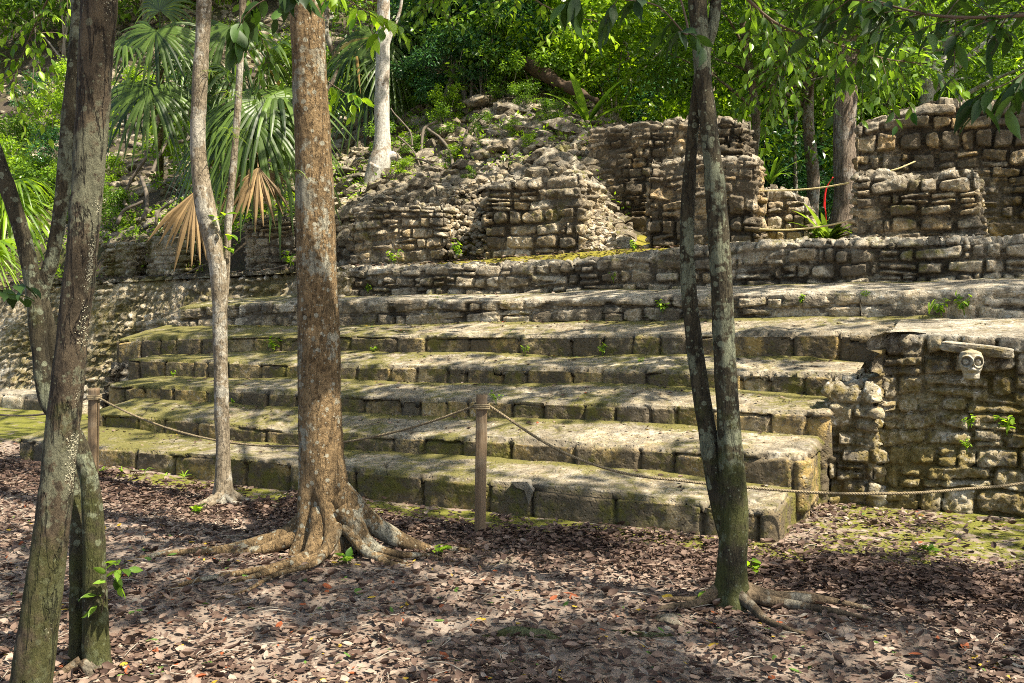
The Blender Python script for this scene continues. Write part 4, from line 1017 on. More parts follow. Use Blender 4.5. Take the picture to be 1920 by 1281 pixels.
forest_tree(1755, 300, 60, 30, 20, 'pale branching forest tree above the far right wall', 'pale', lean=-4, branches=[[(1753, 140, 18), (1738, 90, 12), (1728, 20, 8)], [(1756, 150, 18), (1775, 90, 12), (1790, 20, 8)], [(1760, 160, 14), (1830, 95, 11), (1930, 20, 7)]])
forest_tree(1655, 340, 20, 10, 22, 'very thin forest trunk between the fissured tree and the pale branching one', 'forest', lean=6)
forest_tree(1350, 330, 0, 14, 24, 'thin forest trunk seen between the two stems at right', 'forest', lean=-6)
for i, (px, w_, d_, ln, mt_) in enumerate([(1395, 9, 21, 20, 'slender'), (1468, 12, 22, 12, 'pale'), (1500, 8, 20, -14, 'forest'), (1550, 9, 24, -20, 'slender'), (1180, 11, 20, -16, 'forest'), (1130, 8, 22, 10, 'slender'), (1690, 12, 24, 8, 'forest'), (1860, 14, 22, -12, 'pale'), (1905, 10, 25, 14, 'forest'), (870, 14, 20, 10, 'forest'), (620, 12, 19, -14, 'forest')]):
    forest_tree(px, 340, -60, w_, d_, ['thin trunk just right of the twin stems', 'pale thin trunk right of the leaning one', 'very thin trunk left of the curved brown one', 'thin trunk just left of the fissured tree', 'thin brown trunk left of the two grey ones', 'thin trunk behind the broad leaved plant', 'thin trunk left of the pale branching tree', 'pale trunk behind the top of the right wall', 'thin brown trunk at the far right edge', 'dark trunk behind the mound crest', 'thin trunk just right of the big tan one'][i] + ' in the forest', mt_, lean=ln, n=4)

# forest of bushy individuals behind; a dense far wood as one mass
def bush_mesh(seed, h=2.6, w_=1.5, n=26, per=120, size=.12, leaf='mid', kind='quad'):
    rr = np.random.RandomState(seed); C = []; RR = []
    for i in range(n):
        a = rr.uniform(0, 6.28); q = rr.rand() ** .6 * w_; z = rr.uniform(.15, 1) * h; k = 1 - .45 * abs(z / h - .45)
        C.append((math.cos(a) * q * k, math.sin(a) * q * k, z)); RR.append(rr.uniform(.3, .65) * w_ / 1.5)
    g = crown_geo(rr, np.array(C), RR, per, size, kind)
    me = g.obj('foliage', ML[leaf], smooth_=False)
    gs = Geo()
    for i in range(5):
        c_ = C[rr.randint(n)]; gs.tube([(rr.normal() * .05, rr.normal() * .05, -.2), (c_[0] * .4, c_[1] * .4, c_[2] * .5), c_], [.035, .02, .006], nseg=6, n=10)
    ms = gs.obj('stem', MISC['palegrey_twig'])
    a, b = me.data, ms.data; bpy.data.objects.remove(me); bpy.data.objects.remove(ms); return a, b
BM = {k: [bush_mesh(sd + j, leaf=k, **kw) for j in range(2)] for k, sd, kw in [('bright', 100, dict(size=.15, per=75, kind='round')), ('mid', 200, dict(size=.16, per=75, kind='round')), ('deep', 300, dict(size=.16, per=110))]}
TB = {k: [bush_mesh(400 + j + 10 * len(k), h=8.5, w_=3.0, n=80, per=110, size=.24, leaf=k) for j in range(2)] for k in ('bright', 'mid', 'deep')}
def place_bush(loc, sc_, data, label, group, name='bush', cat='bush'):
    r = empty(name, loc); r.scale = (sc_, sc_, sc_); r.rotation_euler = (0, 0, rs.uniform(0, 6.28)); tag(r, label, cat, group)
    for nm, dta in zip(('foliage' if name == 'bush' else 'crown', 'stem' if name == 'bush' else 'trunk'), data):
        o = bpy.data.objects.new(nm, dta); col.objects.link(o); o.parent = r
    return r
def xyz_hill(px, d):
    p = at(px, 0, d); s, c = xy2sc(p[0], p[1]); return (p[0], p[1], float(hz(np.array([s]), np.array([c]))[0]))
ORD = ['first', 'second', 'third', 'fourth', 'fifth', 'sixth', 'seventh', 'eighth', 'ninth', 'tenth', 'eleventh', 'twelfth', 'thirteenth']
rs = np.random.RandomState(21)
for (d, n_, k1, k2), row in zip([(18.6, 6, 'deep', .8), (20.5, 8, 'deep', 1.0), (23, 9, 'mid', 1.2), (27, 10, 'mid', 1.5)], ['nearest', 'second', 'third', 'farthest']):
    for i in range(n_):          # understorey at the right
        px = 1150 + (1990 - 1150) * (i + .1 + .8 * rs.rand()) / n_
        kk = 'deep' if (d < 26 and px > 1330) else rs.choice(['deep', 'mid', 'bright'], p=[.4, .3, .3])
        place_bush(xyz_hill(px, d + rs.uniform(-1, 1)), k2 * rs.uniform(.7, 1.1), BM[kk][rs.randint(2)], f'glossy understorey bush, {ORD[i]} from left in the {row} row behind the ruin', 'understorey bushes behind the ruin')
for d, n_, row in [(26, 7, 'nearest'), (31, 9, 'middle'), (37, 11, 'farthest')]:                         # taller trees behind
    for i in range(n_):
        px = 820 + (2050 - 820) * (i + .1 + .8 * rs.rand()) / n_
        kk = rs.choice(['bright', 'mid', 'deep'], p=[.55, .35, .1]) if px > 1350 else rs.choice(['bright', 'mid']); loc = xyz_hill(px, d + rs.uniform(-1, 1)); 
        place_bush(loc, rs.uniform(.95, 1.35), TB[kk][rs.randint(2)], f'sunlit leafy tree, {ORD[i]} from left in the {row} row of the forest', 'leafy trees of the forest', 'leafy_tree', 'tree')
for d, n_, row in [(27, 5, 'nearest'), (32, 6, 'middle'), (38, 7, 'farthest')]:
    for i in range(n_):
        px = -200 + 1000 * (i + .1 + .8 * rs.rand()) / n_
        place_bush(xyz_hill(px, d), rs.uniform(.7, 1.0), TB[rs.choice(['bright', 'mid'])][rs.randint(2)], f'leafy tree above the left slope, {ORD[i]} from left in the {row} row', 'leafy trees above the left slope', 'leafy_tree', 'tree')
# far wood
g = Geo(); C = []; 
for i in range(330):
    px = rs.uniform(-500, 2500); d = rs.uniform(42, 60); p = at(px, 0, d); C.append((p[0], p[1], rs.uniform(1, 19)))
clump_leaves(g, rs, np.array(C), 2.2, 60, .7); tag(g.obj('far_wood', ML['bright'], smooth_=False), 'dense far wood closing the view behind every tree', 'wood', kind='stuff')

# bushes and sprouts on the slopes
def hill_bush(px, c, sc_, k, label, group):
    return place_bush(on_hill(px, c), sc_, BM[k][rs.randint(2)], label, group)
for i in range(17):
    px = rs.uniform(-120, 420); c = rs.uniform(12.6, 17.5)
    hill_bush(px, c, rs.uniform(.28, .5), rs.choice(['bright', 'mid', 'deep']), 'green shrub on the overgrown slope at the left', 'shrubs on the left slope')
for i in range(10):
    px = rs.uniform(-60, 230); c = rs.uniform(11.9, 14)
    hill_bush(px, c, rs.uniform(.2, .4), rs.choice(['bright', 'mid']), 'green shrub seen past the trunks at the left edge', 'shrubs at the left edge')
for px, c, sc_, k, lb in [(560, 16.5, .6, 'mid', 'shrub behind the big tan trunk on the slope'), (640, 15.8, .5, 'mid', 'shrub left of the white trunk'),
                          (790, 14.6, .26, 'mid', 'small shrub right of the white trunk on the mound'), (800, 16.6, .7, 'deep', 'dark shrub behind the mound left of its top'), (850, 16.2, .9, 'deep', 'tall dark shrub on top of the mound'),
                          (900, 16.8, 1.0, 'deep', 'dense dark shrub crowning the mound'), (950, 15.8, .6, 'deep', 'dark shrub hanging over the fallen log'), (1010, 16.5, .9, 'bright', 'sunlit shrub right of the dark one on the mound'),
                          (1085, 15.6, .8, 'bright', 'bright yellow green shrub beside the broad leaved plant'), (1060, 16.8, 1.1, 'bright', 'tall bright shrub at the right shoulder of the mound'), (1150, 16.2, .8, 'bright', 'bright spindly shrub above the back wall'),
                          (980, 14.0, .16, 'mid', 'tiny shrub growing among the top stones'), (830, 13.6, .2, 'mid', 'small leafy shrub on the left shoulder of the mound'), (1010, 18, 1.2, 'bright', 'tall bright bush far behind the log')]:
    hill_bush(px, c, sc_, k, lb, 'shrubs on the mound')
for i, (px, c, sc_, k) in enumerate([(800, 14.5, .4, 'deep'), (850, 14.4, .45, 'deep'), (905, 14.6, .5, 'mid'), (945, 14.9, .6, 'deep'), (880, 15.2, .7, 'mid'), (1000, 14.9, .45, 'bright'), (1035, 14.6, .3, 'mid'), (760, 14.9, .5, 'deep'), (1075, 14.9, .45, 'bright'), (960, 14.3, .28, 'mid')]):
    hill_bush(px, c, sc_, k, ['dark shrub at the left end of the mound crest', 'dark shrub above the big boulder', 'shrub in front of the hanging roots', 'dense shrub just left of the log', 'tall shrub behind the hanging roots', 'sunlit shrub under the log', 'small shrub at the right end of the log', 'dark shrub between white trunk and mound crest', 'yellow green shrub right of the log', 'little shrub below the left end of the log'][i], 'shrubs on the mound')
for i, (px, c, sc_) in enumerate([(780, 13.2, .14), (850, 12.9, .1), (905, 13.3, .13), (960, 13.0, .1), (1030, 13.3, .14), (760, 12.5, .1), (880, 12.4, .08), (990, 12.6, .09), (720, 13.6, .2), (840, 14.0, .22)]):
    hill_bush(px, c, sc_, ['mid', 'bright'][i % 2], f'sprig of leaves in the rubble, {ORD[[2, 4, 6, 7, 9, 1, 5, 8, 0, 3][i]]} from left of the ten sprigs on the mound', 'sprigs in the rubble of the mound')
# low ground cover
g = Geo(); n = 4500; s = np.concatenate([rs.uniform(-22, -8.5, n), rs.uniform(-9, -3.5, 700)]); c = np.concatenate([11.4 + 9 * rs.rand(n), rs.uniform(12.4, 17, 700)])
keep = fbm(P3(s, c, 8), .7, 3) > -.05; s, c = s[keep], c[keep]; zz = hz(s, c); x, y = sc2xy(s, c)
clump_leaves(g, rs, np.stack([x, y, zz + .06], 1), .14, 14, .075, 'quad', droop=0)
tag(g.obj('ground_cover', ML['bright'], smooth_=False), 'low leafy ground cover over the overgrown slopes', 'ground cover', kind='stuff')

# ------------------------------------------------------------------ palms
def fan(g, hub, axis_, up, R, nseg=28, span=5.0, droop=.5, fold=.5, rr=None, join=.42, wseg=1.0, jag=0.0):
    """one fan frond: pleated segments joined near the hub and free, drooping tips"""
    rr = rr or rs; axis_ = norm(np.asarray(axis_, float)); up = np.asarray(up, float); side = norm(np.cross(up, axis_)); up = norm(np.cross(axis_, side))
    for i in range(nseg):
        a = (i / (nseg - 1) - .5) * span; a0 = a + rr.normal() * (.02 + jag * .15); L = R * (1 - .22 * abs(a / span * 2) ** 2) * rr.uniform(.9 - jag, 1.06)
        dirn = axis_ * math.cos(a0) + side * math.sin(a0); lat = -axis_ * math.sin(a0) + side * math.cos(a0)
        t = np.array([.02, join * .5, join, .62, .8, .92, 1.0]); half = span / nseg / 2
        wv = np.array([.01, join * .5 * half, join * half, join * half * .95, join * half * .65, join * half * .35, .002]) * L * wseg
        dr = droop * rr.uniform(.75, 1.3)
        C = hub + dirn[None] * (t * L)[:, None]; C = C + up[None] * (-.12 * L * t ** 2)[:, None]; C[:, 2] -= dr * L * np.maximum(t - join * .8, 0) ** 1.8
        pk = up * (fold * half * L * join * .5)
        A = C + lat * wv[:, None]; B = C - lat * wv[:, None]; Cc = C + pk[None] * np.minimum(t / join, 1)[:, None] * (wv / wv.max())[:, None]
        V = np.stack([A, Cc, B], 1).reshape(-1, 3); F = []
        for k in range(6):
            for j in range(2): F.append([k * 3 + j, k * 3 + j + 1, k * 3 + j + 4, k * 3 + j + 3])
        g.add(V, np.array(F), rnd=float(np.clip(rr.normal(.45, .2), 0, 1)))
def palm(base, crown, fronds, label, R, dead=(), trunk_r=.06, leaf='palm', seed=1):
    rr = np.random.RandomState(seed); rt = empty('fan_palm', base); tag(rt, label, 'palm', 'fan palms on the slope')
    g = Geo(); g.tube([base - [0, 0, .3], (base + crown) / 2, crown], [trunk_r * 1.2, trunk_r, trunk_r], nseg=12, n=30, noise=.012, nsc=9); part(g, 'trunk', MB['forest'], rt)
    for hub, ax in fronds:
        hub = np.asarray(hub); g = Geo(); fan(g, hub, ax, (0, -.35, 1), R * rr.uniform(.85, 1.1), rr=rr, droop=rr.uniform(.6, 1.3), span=rr.uniform(3.6, 5.2))
        mid_ = (crown + hub) / 2 + [0, 0, .12 * R]; g.add(*tube_geo([crown, mid_, hub], [.012, .009, .007], 6, 12), rnd=.3); part(g, 'frond', ML[leaf], rt, smooth_=False)
    for hub, ax, r_ in dead:
        hub = np.asarray(hub); g = Geo(); fan(g, hub, ax, (0, -1, .1), r_, nseg=15, span=1.5, droop=.25, rr=rr, join=.55, fold=2.4, wseg=1.5, jag=.3)
        g.add(*tube_geo([crown, (crown + hub) / 2 + [0, -.05, .05], hub], [.012, .01, .01], 6, 12), rnd=.3); part(g, 'dead_frond', ML['deadpalm'], rt, smooth_=False)
    return rt
def hub(px, py, d): return at(px, py, d)
palm(np.array(on_hill(300, 14.0)), hub(300, 130, 14.8), [(hub(292, 58, 14.2), (-.05, -.5, -.85)), (hub(280, 165, 14.0), (.05, -.45, -.9)), (hub(235, 75, 14.4), (-.7, -.4, -.5)), (hub(350, 90, 14.6), (.75, -.3, -.45)), (hub(300, 20, 14.8), (.1, -.2, 1)), (hub(240, 160, 14.6), (-.6, -.4, -.7)), (hub(350, 170, 14.8), (.7, -.4, -.6))],
     'tall fan palm with drooping fronds between the leaning trunk and the slender tree', .92, seed=2)
palm(np.array(on_hill(480, 12.6)), hub(478, 200, 14.4), [(hub(500, 185, 13.8), (.5, -.5, -.8)), (hub(470, 220, 13.6), (-.1, -.5, -.9)), (hub(430, 200, 14.0), (-.8, -.35, -.5)), (hub(520, 170, 14.2), (.9, -.3, -.3)), (hub(450, 150, 14.4), (-.5, -.3, .4)), (hub(500, 130, 14.5), (.4, -.3, .7)), (hub(420, 240, 13.9), (-.5, -.4, -.9)), (hub(520, 235, 13.8), (.45, -.4, -.95)), (hub(430, 50, 14.8), (0, -.4, -.6))],
     'dense dark fan palm with two dead brown fronds behind the slender tree', 1.08,
     dead=[(hub(366, 360, 13.3), (-.12, -.25, -1), 1.05), (hub(484, 314, 13.3), (-.06, -.25, -1), .8), (hub(494, 316, 13.4), (.5, -.25, -1), .62), (hub(470, 316, 13.4), (-.55, -.25, -1), .68)], seed=3)
palm(np.array(on_hill(700, 15.5)), hub(700, 130, 17.8), [(hub(700, 70, 17.2), (-.1, -.4, -.9)), (hub(730, 110, 17.2), (.7, -.4, -.7)), (hub(665, 95, 17.4), (-.8, -.4, -.5)), (hub(690, 150, 17.2), (-.3, -.5, -.9)), (hub(740, 60, 17.6), (.7, -.3, .2)), (hub(755, 150, 17.4), (.6, -.4, -.9))],
     'dark fan palm just behind the white trunked tree', .92, seed=4)
palm(np.array(on_hill(0, 12.0)) , hub(0, 400, 14.5), [(hub(22, 345, 14), (.6, -.5, .2)), (hub(20, 370, 14), (.8, -.5, -.4)), (hub(-20, 340, 14), (-.5, -.5, .5)), (hub(10, 385, 13.9), (.3, -.5, -.8)), (hub(-5, 330, 14), (.1, -.3, 1))],
     'low bright fan palm at the left edge behind the forked tree', .85, leaf='bright', seed=5)
palm(np.array(on_hill(-40, 12.0)), hub(-50, 480, 13.5), [(hub(-20, 455, 13.2), (.7, -.5, .1)), (hub(-30, 470, 13.2), (.6, -.5, -.5))], 'small fan palm half out of view at the left edge', .6, leaf='bright', seed=6)

# ------------------------------------------------------------------ strap leaved plants
def strap(g, base, dirn, L, w_, bend, rr, n=9, rnd=.5, fold=.25):
    dirn = norm(np.asarray(dirn, float)); lat = norm(np.cross(dirn, [0, 0, 1.0])); t = np.linspace(0, 1, n)
    hor = norm(np.array([dirn[0], dirn[1], 0]) + 1e-6)
    C = base + dirn * (t * L)[:, None] + hor * (bend * L * t ** 2 * .5)[:, None]; C[:, 2] -= bend * L * t ** 2.4
    wv = w_ * np.sin(np.clip(t * .9 + .12, 0, 1) * math.pi) ** .6; wv[-1] = .001
    V = np.stack([C + lat * wv[:, None], C + np.array([0, 0, -1]) * (fold * wv)[:, None], C - lat * wv[:, None]], 1).reshape(-1, 3); F = []
    for k in range(n - 1):
        for j in range(2): F.append([k * 3 + j, k * 3 + j + 1, k * 3 + j + 4, k * 3 + j + 3])
    g.add(V, np.array(F), rnd=rnd)
def rosette(name, base, n, L, w_, label, cat, mat, seed, bend=.5, up=1.1, group=None):
    rr = np.random.RandomState(seed); rt = empty(name, base); tag(rt, label, cat, group); g = Geo()
    for i in range(n):
        a = rr.uniform(0, 6.28); e = up * rr.uniform(.5, 1.6)
        strap(g, np.asarray(base) + [0, 0, .02], (math.cos(a), math.sin(a), e), L * rr.uniform(.6, 1.1), w_ * rr.uniform(.8, 1.1), bend * rr.uniform(.4, 1.3), rr, rnd=rr.rand())
    part(g, 'leaves', mat, rt); return rt
b = atc(1553, 440, 11.9); b[2] = 2.1
t = rosette('bromeliad', b, 34, .62, .035, 'bromeliad with strap leaves and a scarlet flower spike in the wall gap', 'bromeliad', ML['brom'], 7)
g = Geo(); q = atc(1548, 400, 11.8); g.add(*tube_geo([b, q, atc(1546, 385, 11.8), atc(1549, 355, 11.8), atc(1562, 332, 11.8)], [.004, .005, .011, .010, .003], 10, 40, noise=.006, nsc=30)); part(g, 'flower_spike', MISC['red'], t)
b = atc(1445, 335, 13.2); rosette('bromeliad', (b[0], b[1], b[2] - .1), 26, .6, .028, 'spiky green bromeliad behind the low sunlit wall stub', 'bromeliad', ML['mid'], 8, up=2)
b = atc(1520, 428, 12.0); rosette('bromeliad', (b[0], b[1], 2.1), 22, .5, .03, 'smaller bromeliad left of the one with the scarlet spike', 'bromeliad', ML['brom'], 17)
b = np.array(on_hill(1102, 14.1)); rosette('broad_leaved_plant', b, 8, .95, .085, 'broad leaved plant with long upright blades at the right of the mound', 'plant', ML['midplant'], 9, bend=.3, up=1.5)
# tuft on the right wall edge & weeds along the steps
def weed(px, py, c, h, label, kind, seed):
    p = atc(px, py, c)
    if kind == 'grass': return rosette('grass_tuft', p, 7, h, .006, label, 'grass tuft', ML['bright'], seed, bend=.5, up=2.2)
    rr = np.random.RandomState(seed); rt = empty('weed', p); tag(rt, label, 'weed'); g = Geo(); gs = Geo()
    for i in range(4):
        a = rr.uniform(0, 6.28); tip = np.array([math.cos(a) * .4 * h, math.sin(a) * .4 * h, h * rr.uniform(.5, 1)]); gs.add(*tube_geo([p - [0, 0, .02], p + tip * [.3, .3, .6], p + tip], [.002, .0015, .001], 5, 8), rnd=.5)
        k = 8; tt = np.linspace(.35, 1, k)[:, None]; PP = p + tip * tt; D = rdir(rr, k) * [1, 1, .4]; scatter(g, 'lance', PP, D, norm(np.array([0, 0, 1.0]) + .3 * rdir(rr, k)), h * .32, rr.rand(k), ws=1.6)
    part(g, 'leaves', ML['bright'], rt); part(gs, 'stem', ML['bright'], rt); return rt
weed(1742, 594, 9.2, .26, 'tall grass tuft on the broad top tread at the right', 'grass', 1)
for i, (px, py, c, h, lb) in enumerate([(1765, 590, 9.3, .14, 'small weed just right of the tall grass tuft'), (1808, 588, 9.3, .17, 'leafy weed on the top tread above the skull'), (1243, 585, 9.33, .13, 'bright sprout on the riser of the top step left of the twin stems'),
                           (1150, 527, 10.2, .10, 'sprout in the terrace wall above the top step'), (1130, 663, 8.62, .09, 'sprout on the fourth tread right of centre'), (985, 662, 8.62, .08, 'sprout on the fourth tread near the centre'), (1200, 683, 8.3, .07, 'sprout on the fourth tread further right'),
                           (700, 660, 8.62, .07, 'sprout on the fourth tread beside the big tan trunk'), (512, 660, 8.62, .16, 'weed with dark leaves between the slender and the tan trees'), (930, 755, 7.44, .10, 'sprout on the third step just right of the centre post'),
                           (690, 548, 10.2, .12, 'weed at the foot of the terrace wall right of the tan trunk'), (1500, 570, 9.36, .1, 'weed on the top riser right of the twin stems'), (1625, 560, 9.36, .09, 'tiny weed high on the riser at the right'),
                           (325, 706, 8.0, .07, 'sprout on the third tread at far left'), (437, 757, 7.4, .06, 'sprout on the riser beside the slender tree'), (1815, 800, 7.6, .09, 'trailing weed below the carved skull'), (1888, 812, 7.62, .14, 'broad leaved weed growing out of the wall right of the skull'), (1812, 842, 7.6, .08, 'second trailing weed low on the skull wall'),
                           (740, 495, 10.7, .2, 'leafy weed on the terrace at the foot of the dark pier'), (860, 480, 10.9, .22, 'weed on the terrace between two piers'), (545, 498, 10.8, .22, 'weed at the foot of the pale wall stub'), (1190, 470, 10.9, .12, 'weed at the mossy end of the terrace')]):
    weed(px, py, c, h, lb, 'w', 30 + i)
for i, (px, py, d, h, lb) in enumerate([(190, 885, 8.45, .13, 'grass tuft beside the left rope post'), (228, 884, 8.4, .10, 'grass tuft second from the left rope post'), (272, 880, 8.45, .09, 'grass tuft third from the left rope post'), (310, 888, 8.3, .07, 'tiny grass tuft near the slender tree'), (345, 890, 8.3, .10, 'grass tuft just left of the slender tree')]):
    p = at(px, py, d); p[2] = gpt(p[0], p[1]); rosette('grass_tuft', p, 9, h, .006, lb, 'grass tuft', ML['bright'], 70 + i, bend=.6, up=1.2)
for i, (px, d, h, lb) in enumerate([(822, 5.9, .10, 'little green seedling right of the buttress roots'), (372, 7.0, .10, 'little green seedling at the foot of the slender tree'), (650, 5.72, .10, 'little ferny seedling among the buttress roots'), (1418, 5.5, .10, 'seedling right of the twin stemmed tree'), (1742, 5.9, .08, 'seedling in the moss at the right'), (1320, 4.95, .08, 'dark seedling left of the twin stemmed tree'), (525, 6.05, .07, 'seedling left of the buttress roots')]):
    p = at(px, 1000, d); p[2] = gpt(p[0], p[1]) + .01; rr = np.random.RandomState(90 + i); rt = empty('seedling', p); tag(rt, lb, 'seedling'); g = Geo(); k = 9
    scatter(g, 'lance', p + rr.normal(size=(k, 3)) * [.02, .02, .008] + [0, 0, .03], rdir(rr, k) * [1, 1, .3] + [0, 0, .3], norm(np.array([0, 0, 1.0]) + .3 * rdir(rr, k)), h * .7, rr.rand(k), ws=1.6)
    g.add(*tube_geo([p - [0, 0, .03], p + [0, 0, .04]], [.002, .002], 5, 4), rnd=.5); part(g, 'leaves', ML['bright'], rt)

# ------------------------------------------------------------------ leafy branches near the camera
def branch(name, path, r0, nt, leafL, label, leaf, seed, twigL=.3, per=9, spread=1.0, droop=.5, group=None, ws=1.0, kind='lance', start=.15):
    rr = np.random.RandomState(seed); P = catmull(np.array(path), 60); rt = empty(name, path[0]); tag(rt, label, 'branch', group)
    g = Geo(); gl = Geo(); g.tube(np.array(path), np.linspace(r0, r0 * .25, len(path)), nseg=8, n=60, noise=r0 * .15, nsc=20)
    for i in range(nt):
        k = int(60 * (start + (1 - start) * (i + rr.rand()) / nt)); k = min(k, 58); p = P[k]; T = norm(P[k + 1] - P[k])
        dv = norm(T * .6 + rr.normal(size=3) * [.8, .5, .5] * spread + [0, 0, -droop * .6]); L = twigL * rr.uniform(.6, 1.25)
        q = [p, p + dv * L * .5, p + dv * L + [0, 0, -droop * L * .25]]; g.tube(q, [r0 * .3, r0 * .22, r0 * .1], nseg=5, n=10)
        C = catmull(np.array(q), per + 1); sd = np.array([(-1) ** j for j in range(per)]); TT = norm(C[1:] - C[:-1]); lat = norm(np.cross(TT, [0, 0, 1.0]))
        D = norm(TT * .7 + lat * sd[:, None] * .8 + rr.normal(size=(per, 3)) * .25 + [0, 0, -droop]); N_ = norm(np.array([0, 0, 1.0]) + rr.normal(size=(per, 3)) * .4)
        scatter(gl, kind, C[1:], D, N_, leafL * rr.uniform(.65, 1.15, per), rr.rand(per), ws=ws)
    part(g, 'twigs', MISC['twig'], rt); part(gl, 'leaves', ML[leaf], rt); return rt
branch('leafy_branch', [at(2060, 5, 3.3), at(1900, 30, 3.3), at(1760, 30, 3.35), at(1640, 5, 3.4), at(1540, -5, 3.5)], .008, 24, .092, 'large dark leaved branch reaching in from the upper right corner', 'dark', 3, twigL=.17, per=6, droop=.45, ws=.95)
branch('leafy_branch', [at(2040, 60, 3.2), at(1960, 110, 3.2), at(1900, 150, 3.2), at(1850, 175, 3.25)], .005, 8, .10, 'dark leafy twig drooping over the far right wall', 'dark', 5, twigL=.14, per=5, droop=.6, ws=.95)
branch('leafy_branch', [at(1240, -120, 4.6), at(1290, 60, 4.6), at(1230, 10, 4.5), at(1130, -5, 4.4), at(1060, -30, 4.4)], .006, 7, .13, 'dark leaves hanging into the top edge left of the twin stems', 'dark', 6, twigL=.12, per=5, droop=.8, ws=1.15)
branch('leafy_branch', [at(1345, -60, 7.2), at(1450, 40, 7.5), at(1560, 80, 7.7), at(1660, 110, 7.9), at(1740, 120, 8)], .014, 26, .11, 'olive green leafy branch spreading right from the twin stems', 'mid', 7, twigL=.5, per=11, droop=.4, ws=1.2)
branch('leafy_branch', [at(1350, -120, 8.5), at(1420, 10, 8.7), at(1480, 90, 8.9), at(1440, 170, 9)], .014, 26, .11, 'drooping leafy branch right beside the twin stems', 'mid', 8, twigL=.5, per=11, droop=.6, ws=1.2)
branch('leafy_branch', [at(1800, -160, 7), at(1700, -40, 7.2), at(1640, 40, 7.4), at(1600, 120, 7.5)], .012, 22, .11, 'leafy branch hanging in front of the fissured trunk', 'mid', 9, twigL=.45, per=10, droop=.6, ws=1.2)
branch('leafy_branch', [at(600, -120, 5.2), at(540, -30, 5.2), at(480, 10, 5.2), at(450, 40, 5.2)], .006, 8, .14, 'dark broad leaves hanging between the slender stem and the tan trunk', 'dark', 10, twigL=.16, per=5, droop=.8, ws=1.35)
branch('leafy_branch', [at(560, -80, 5.4), at(640, -10, 5.4), at(700, 30, 5.5), at(735, 50, 5.5)], .005, 7, .11, 'bright leafy twig in front of the top of the white trunk', 'bright', 11, twigL=.14, per=5, droop=.6, ws=1.3)
branch('leafy_branch', [at(610, 150, 6.2), at(640, 170, 6.2), at(665, 185, 6.2)], .004, 5, .09, 'small bright sprig growing from the right side of the tan trunk', 'bright', 12, twigL=.11, per=5, droop=.3, ws=1.3)
branch('leafy_branch', [at(-120, 120, 3.4), at(-60, 115, 3.4), at(-20, 118, 3.4)], .004, 2, .12, 'few dark leaves poking in at the left edge', 'dark', 13, twigL=.08, per=3, droop=.2, ws=1.3)
branch('leafy_branch', [at(-60, 540, 3.9), at(0, 540, 3.9), at(40, 530, 3.9)], .004, 4, .10, 'dark twig crossing the forked tree at the left edge', 'dark', 14, twigL=.1, per=4, droop=.3, ws=1.3)
branch('leafy_branch', [at(190, 1150, 4.1), at(200, 1100, 4.08), at(215, 1070, 4.05), at(235, 1060, 4.0)], .002, 6, .07, 'green shoot growing from the foot of the forked tree', 'mid', 15, twigL=.07, per=4, droop=.2, ws=1.2, start=0)
branch('leafy_branch', [at(418, 470, 7.4), at(416, 430, 7.35), at(420, 395, 7.3)], .003, 4, .08, 'small bright shoot on the bend of the slender tree', 'bright', 16, twigL=.07, per=3, droop=.2, ws=1.7, start=0)
branch('leafy_branch', [at(200, -200, 9), at(120, -60, 9.2), at(60, 60, 9.4), at(20, 160, 9.5)], .014, 24, .10, 'bright leafy branch hanging behind the leaning trunk', 'bright', 17, twigL=.5, per=10, droop=.6, ws=1.3)
branch('leafy_branch', [at(480, -200, 9), at(470, 0, 9.2), at(510, 120, 9.4)], .010, 14, .10, 'leafy branch hanging in front of the dense palm', 'mid', 18, twigL=.4, per=9, droop=.6, ws=1.3)
branch('leafy_branch', [at(900, -250, 10), at(860, -60, 10.5), at(800, 20, 11)], .012, 20, .10, 'small leaved branch hanging over the mound left of its top', 'mid', 19, twigL=.5, per=10, droop=.5, ws=1.2)
branch('leafy_branch', [at(960, -250, 10), at(980, -40, 10.5), at(1040, 20, 11), at(1120, 40, 11)], .012, 20, .10, 'bright branch hanging over the right of the mound', 'bright', 20, twigL=.5, per=10, droop=.5, ws=1.2)
for i, (px, py) in enumerate([(430, 180), (432, 262), (428, 248), (548, 330), (395, 140)]):   # air plants on stems
    d_ = 7.35 if px < 500 else 6.0; rosette('air_plant', at(px, py, d_), 16, .12, .003, ['wispy air plant high on the thin pale stem', 'wispy air plant halfway up the thin pale stem', 'smaller air plant touching the one halfway up the stem', 'wispy air plant on the left side of the tan trunk', 'wispy air plant on the slender tree'][i], 'air plant', ML['brom'], 60 + i, bend=.9, up=.5)

MISC['rootbark'] = flat_mat('root_bark', (.12, .10, .075), .9, .5, 14)
# ------------------------------------------------------------------ fallen log, roots and vines on the mound
g = Geo(); P = [atc(965, 105, 14.6), atc(1010, 135, 14.5), atc(1060, 160, 14.4), atc(1120, 190, 14.4)]
g.tube(P, [.10, .12, .10, .06], nseg=28, n=90, noise=.09, nsc=5); tag(g.obj('fallen_log', flat_mat('rotten_wood', (.075, .05, .03), .9, .75, 14, (.4, 1, 4))), 'rotting brown log lying across the top of the mound', 'log')
g = Geo(); V, F = rock_geo(np.random.RandomState(9), 5); V = V * [1.05, .8, 1.0]; V = V * (1 + .28 * fbm(V, 3.5, 4)[:, None])
o = mesh_obj('boulder', V * .85, F, MS['ruin'], None, rock_attrs(V, .1), loc=on_hill(800, 15.2, .25)); o.data.attributes['top'].data.foreach_set('value', np.zeros(len(V), np.float32)); tag(o, 'big dark mossy boulder left of the log near the top of the mound', 'boulder')
